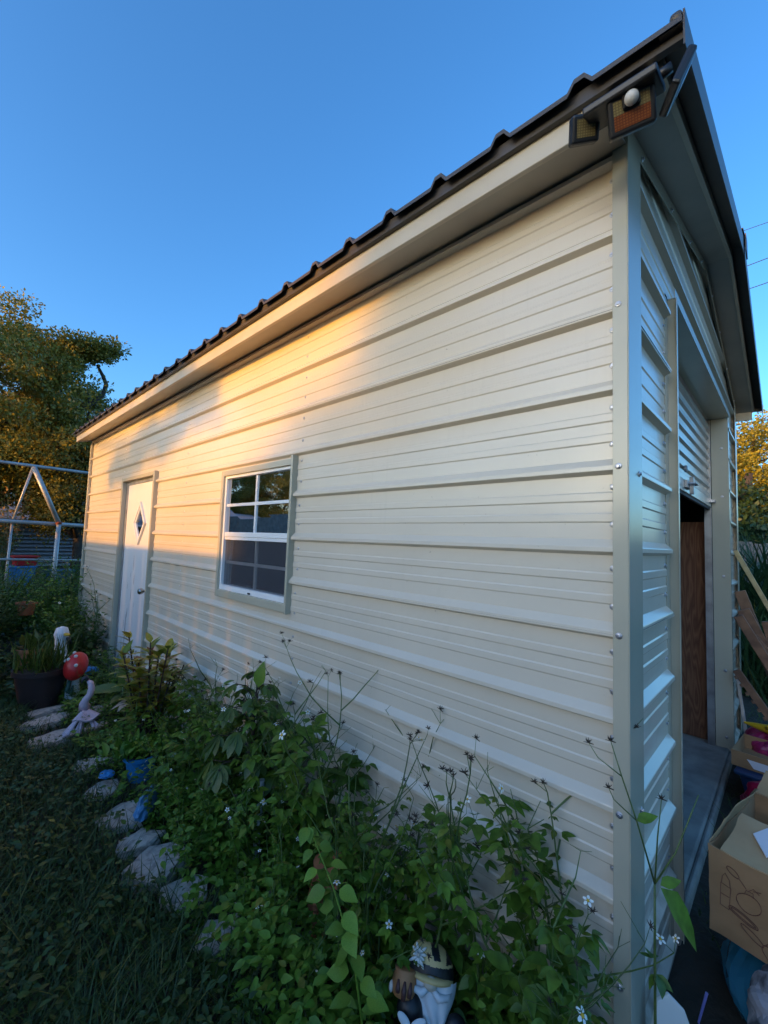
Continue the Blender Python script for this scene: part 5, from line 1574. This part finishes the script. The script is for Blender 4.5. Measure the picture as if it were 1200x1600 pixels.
# ground cover
def field(name, n_, xr, yr, zr_, tpl, m_, size, dens=None, flat=.6, seed=0):
    rs = np.random.default_rng(seed)
    x = rs.uniform(*xr, n_); y = yr[0] + (yr[1] - yr[0]) * rs.uniform(0, 1, n_) ** 1.6
    if dens is not None:
        kp = dens(x, y, rs); x, y = x[kp], y[kp]
    N_ = len(x)
    patch = .5 + .5 * np.sin(5.1 * x + 2.3 * np.sin(3 * y)) * np.cos(4.3 * y + 1.7 * x)
    z = rs.uniform(0, 1, N_) ** 1.3 * (zr_[0] + (zr_[1] - zr_[0]) * patch)
    a = rs.uniform(0, 6.28, N_)
    A_ = np.stack([np.cos(a), np.sin(a), rs.uniform(-.25, .6, N_)], 1)
    Nn3 = np.stack([rs.normal(0, flat * .6, N_), rs.normal(0, flat * .6, N_), np.ones(N_)], 1)
    me = leaf_mesh(name, tpl, np.stack([x, y, z], 1), A_, Nn3, rs.uniform(.55, 1.25, N_) * size, m_)
    return link(name, me)
def off_stone(x, y, rs):
    kp = np.ones(len(x), bool)
    for sx, sy, a, b, rz_, h, lb in stones:
        r_ = max(a, b) * .46
        kp &= ((x - sx) ** 2 + (y - sy) ** 2) > r_ * r_
    return kp
tag(field('ground_cover', 20000, (-2.2, -.56), (.1, 4.5), (.03, .17), LEAF, M['cover'], .031, off_stone, seed=1), 'dark low leafy ground cover left of the edging stones', 'ground cover', kind='stuff')
tag(field('bed_undergrowth', 16000, (-.58, -.01), (-.02, 4.8), (.06, .30), LEAF, M['weed'], .038, lambda x, y, rs: off_stone(x, y, rs) & ((x + .30) ** 2 + (y - .40) ** 2 > .12 ** 2) & ((x + .39) ** 2 + (y - 2.36) ** 2 > .13 ** 2), seed=2), 'dense leafy undergrowth at the foot of the shed wall', 'undergrowth', kind='stuff')
tag(field('far_ground_cover', 16000, (-3.5, .9), (4.2, 14), (.05, .35), LEAF, M['cover'], .07, lambda x, y, rs: (x < -.05) | (y > 6.5), seed=3), 'far weedy ground beyond the flower pots', 'ground cover', kind='stuff')
def blades(name, n_, xr, yr, h, m_, seed, cond=None):
    rs = np.random.default_rng(seed)
    x = rs.uniform(*xr, n_); y = rs.uniform(*yr, n_)
    if cond is not None: kp = cond(x, y, rs); x, y = x[kp], y[kp]
    N_ = len(x); b = rs.uniform(0, 6.28, N_)
    A_ = np.stack([np.cos(b) * .5, np.sin(b) * .5, np.ones(N_)], 1); N3 = np.stack([-np.cos(b), -np.sin(b), np.ones(N_) * .3], 1)
    return link(name, leaf_mesh(name, leaf_tpl(.05, .1, .4, 3, 'blade'), np.stack([x, y, np.zeros(N_)], 1), A_, N3, rs.uniform(.4, 1.1, N_) * h, m_))
tag(blades('lawn_grass', 50000, (-2.3, -.45), (.2, 5), .14, M['lawn'], 5, off_stone), 'thin lawn grass mixed among the ground cover', 'grass', kind='stuff')
tag(blades('yard_grass', 15000, (.68, 9), (-3, .0), .10, M['grass'], 6, lambda x, y, rs: (x > 2.9) | (y < -.02 - .0 * x)), 'short dark grass beside the slab and boards', 'grass', kind='stuff')
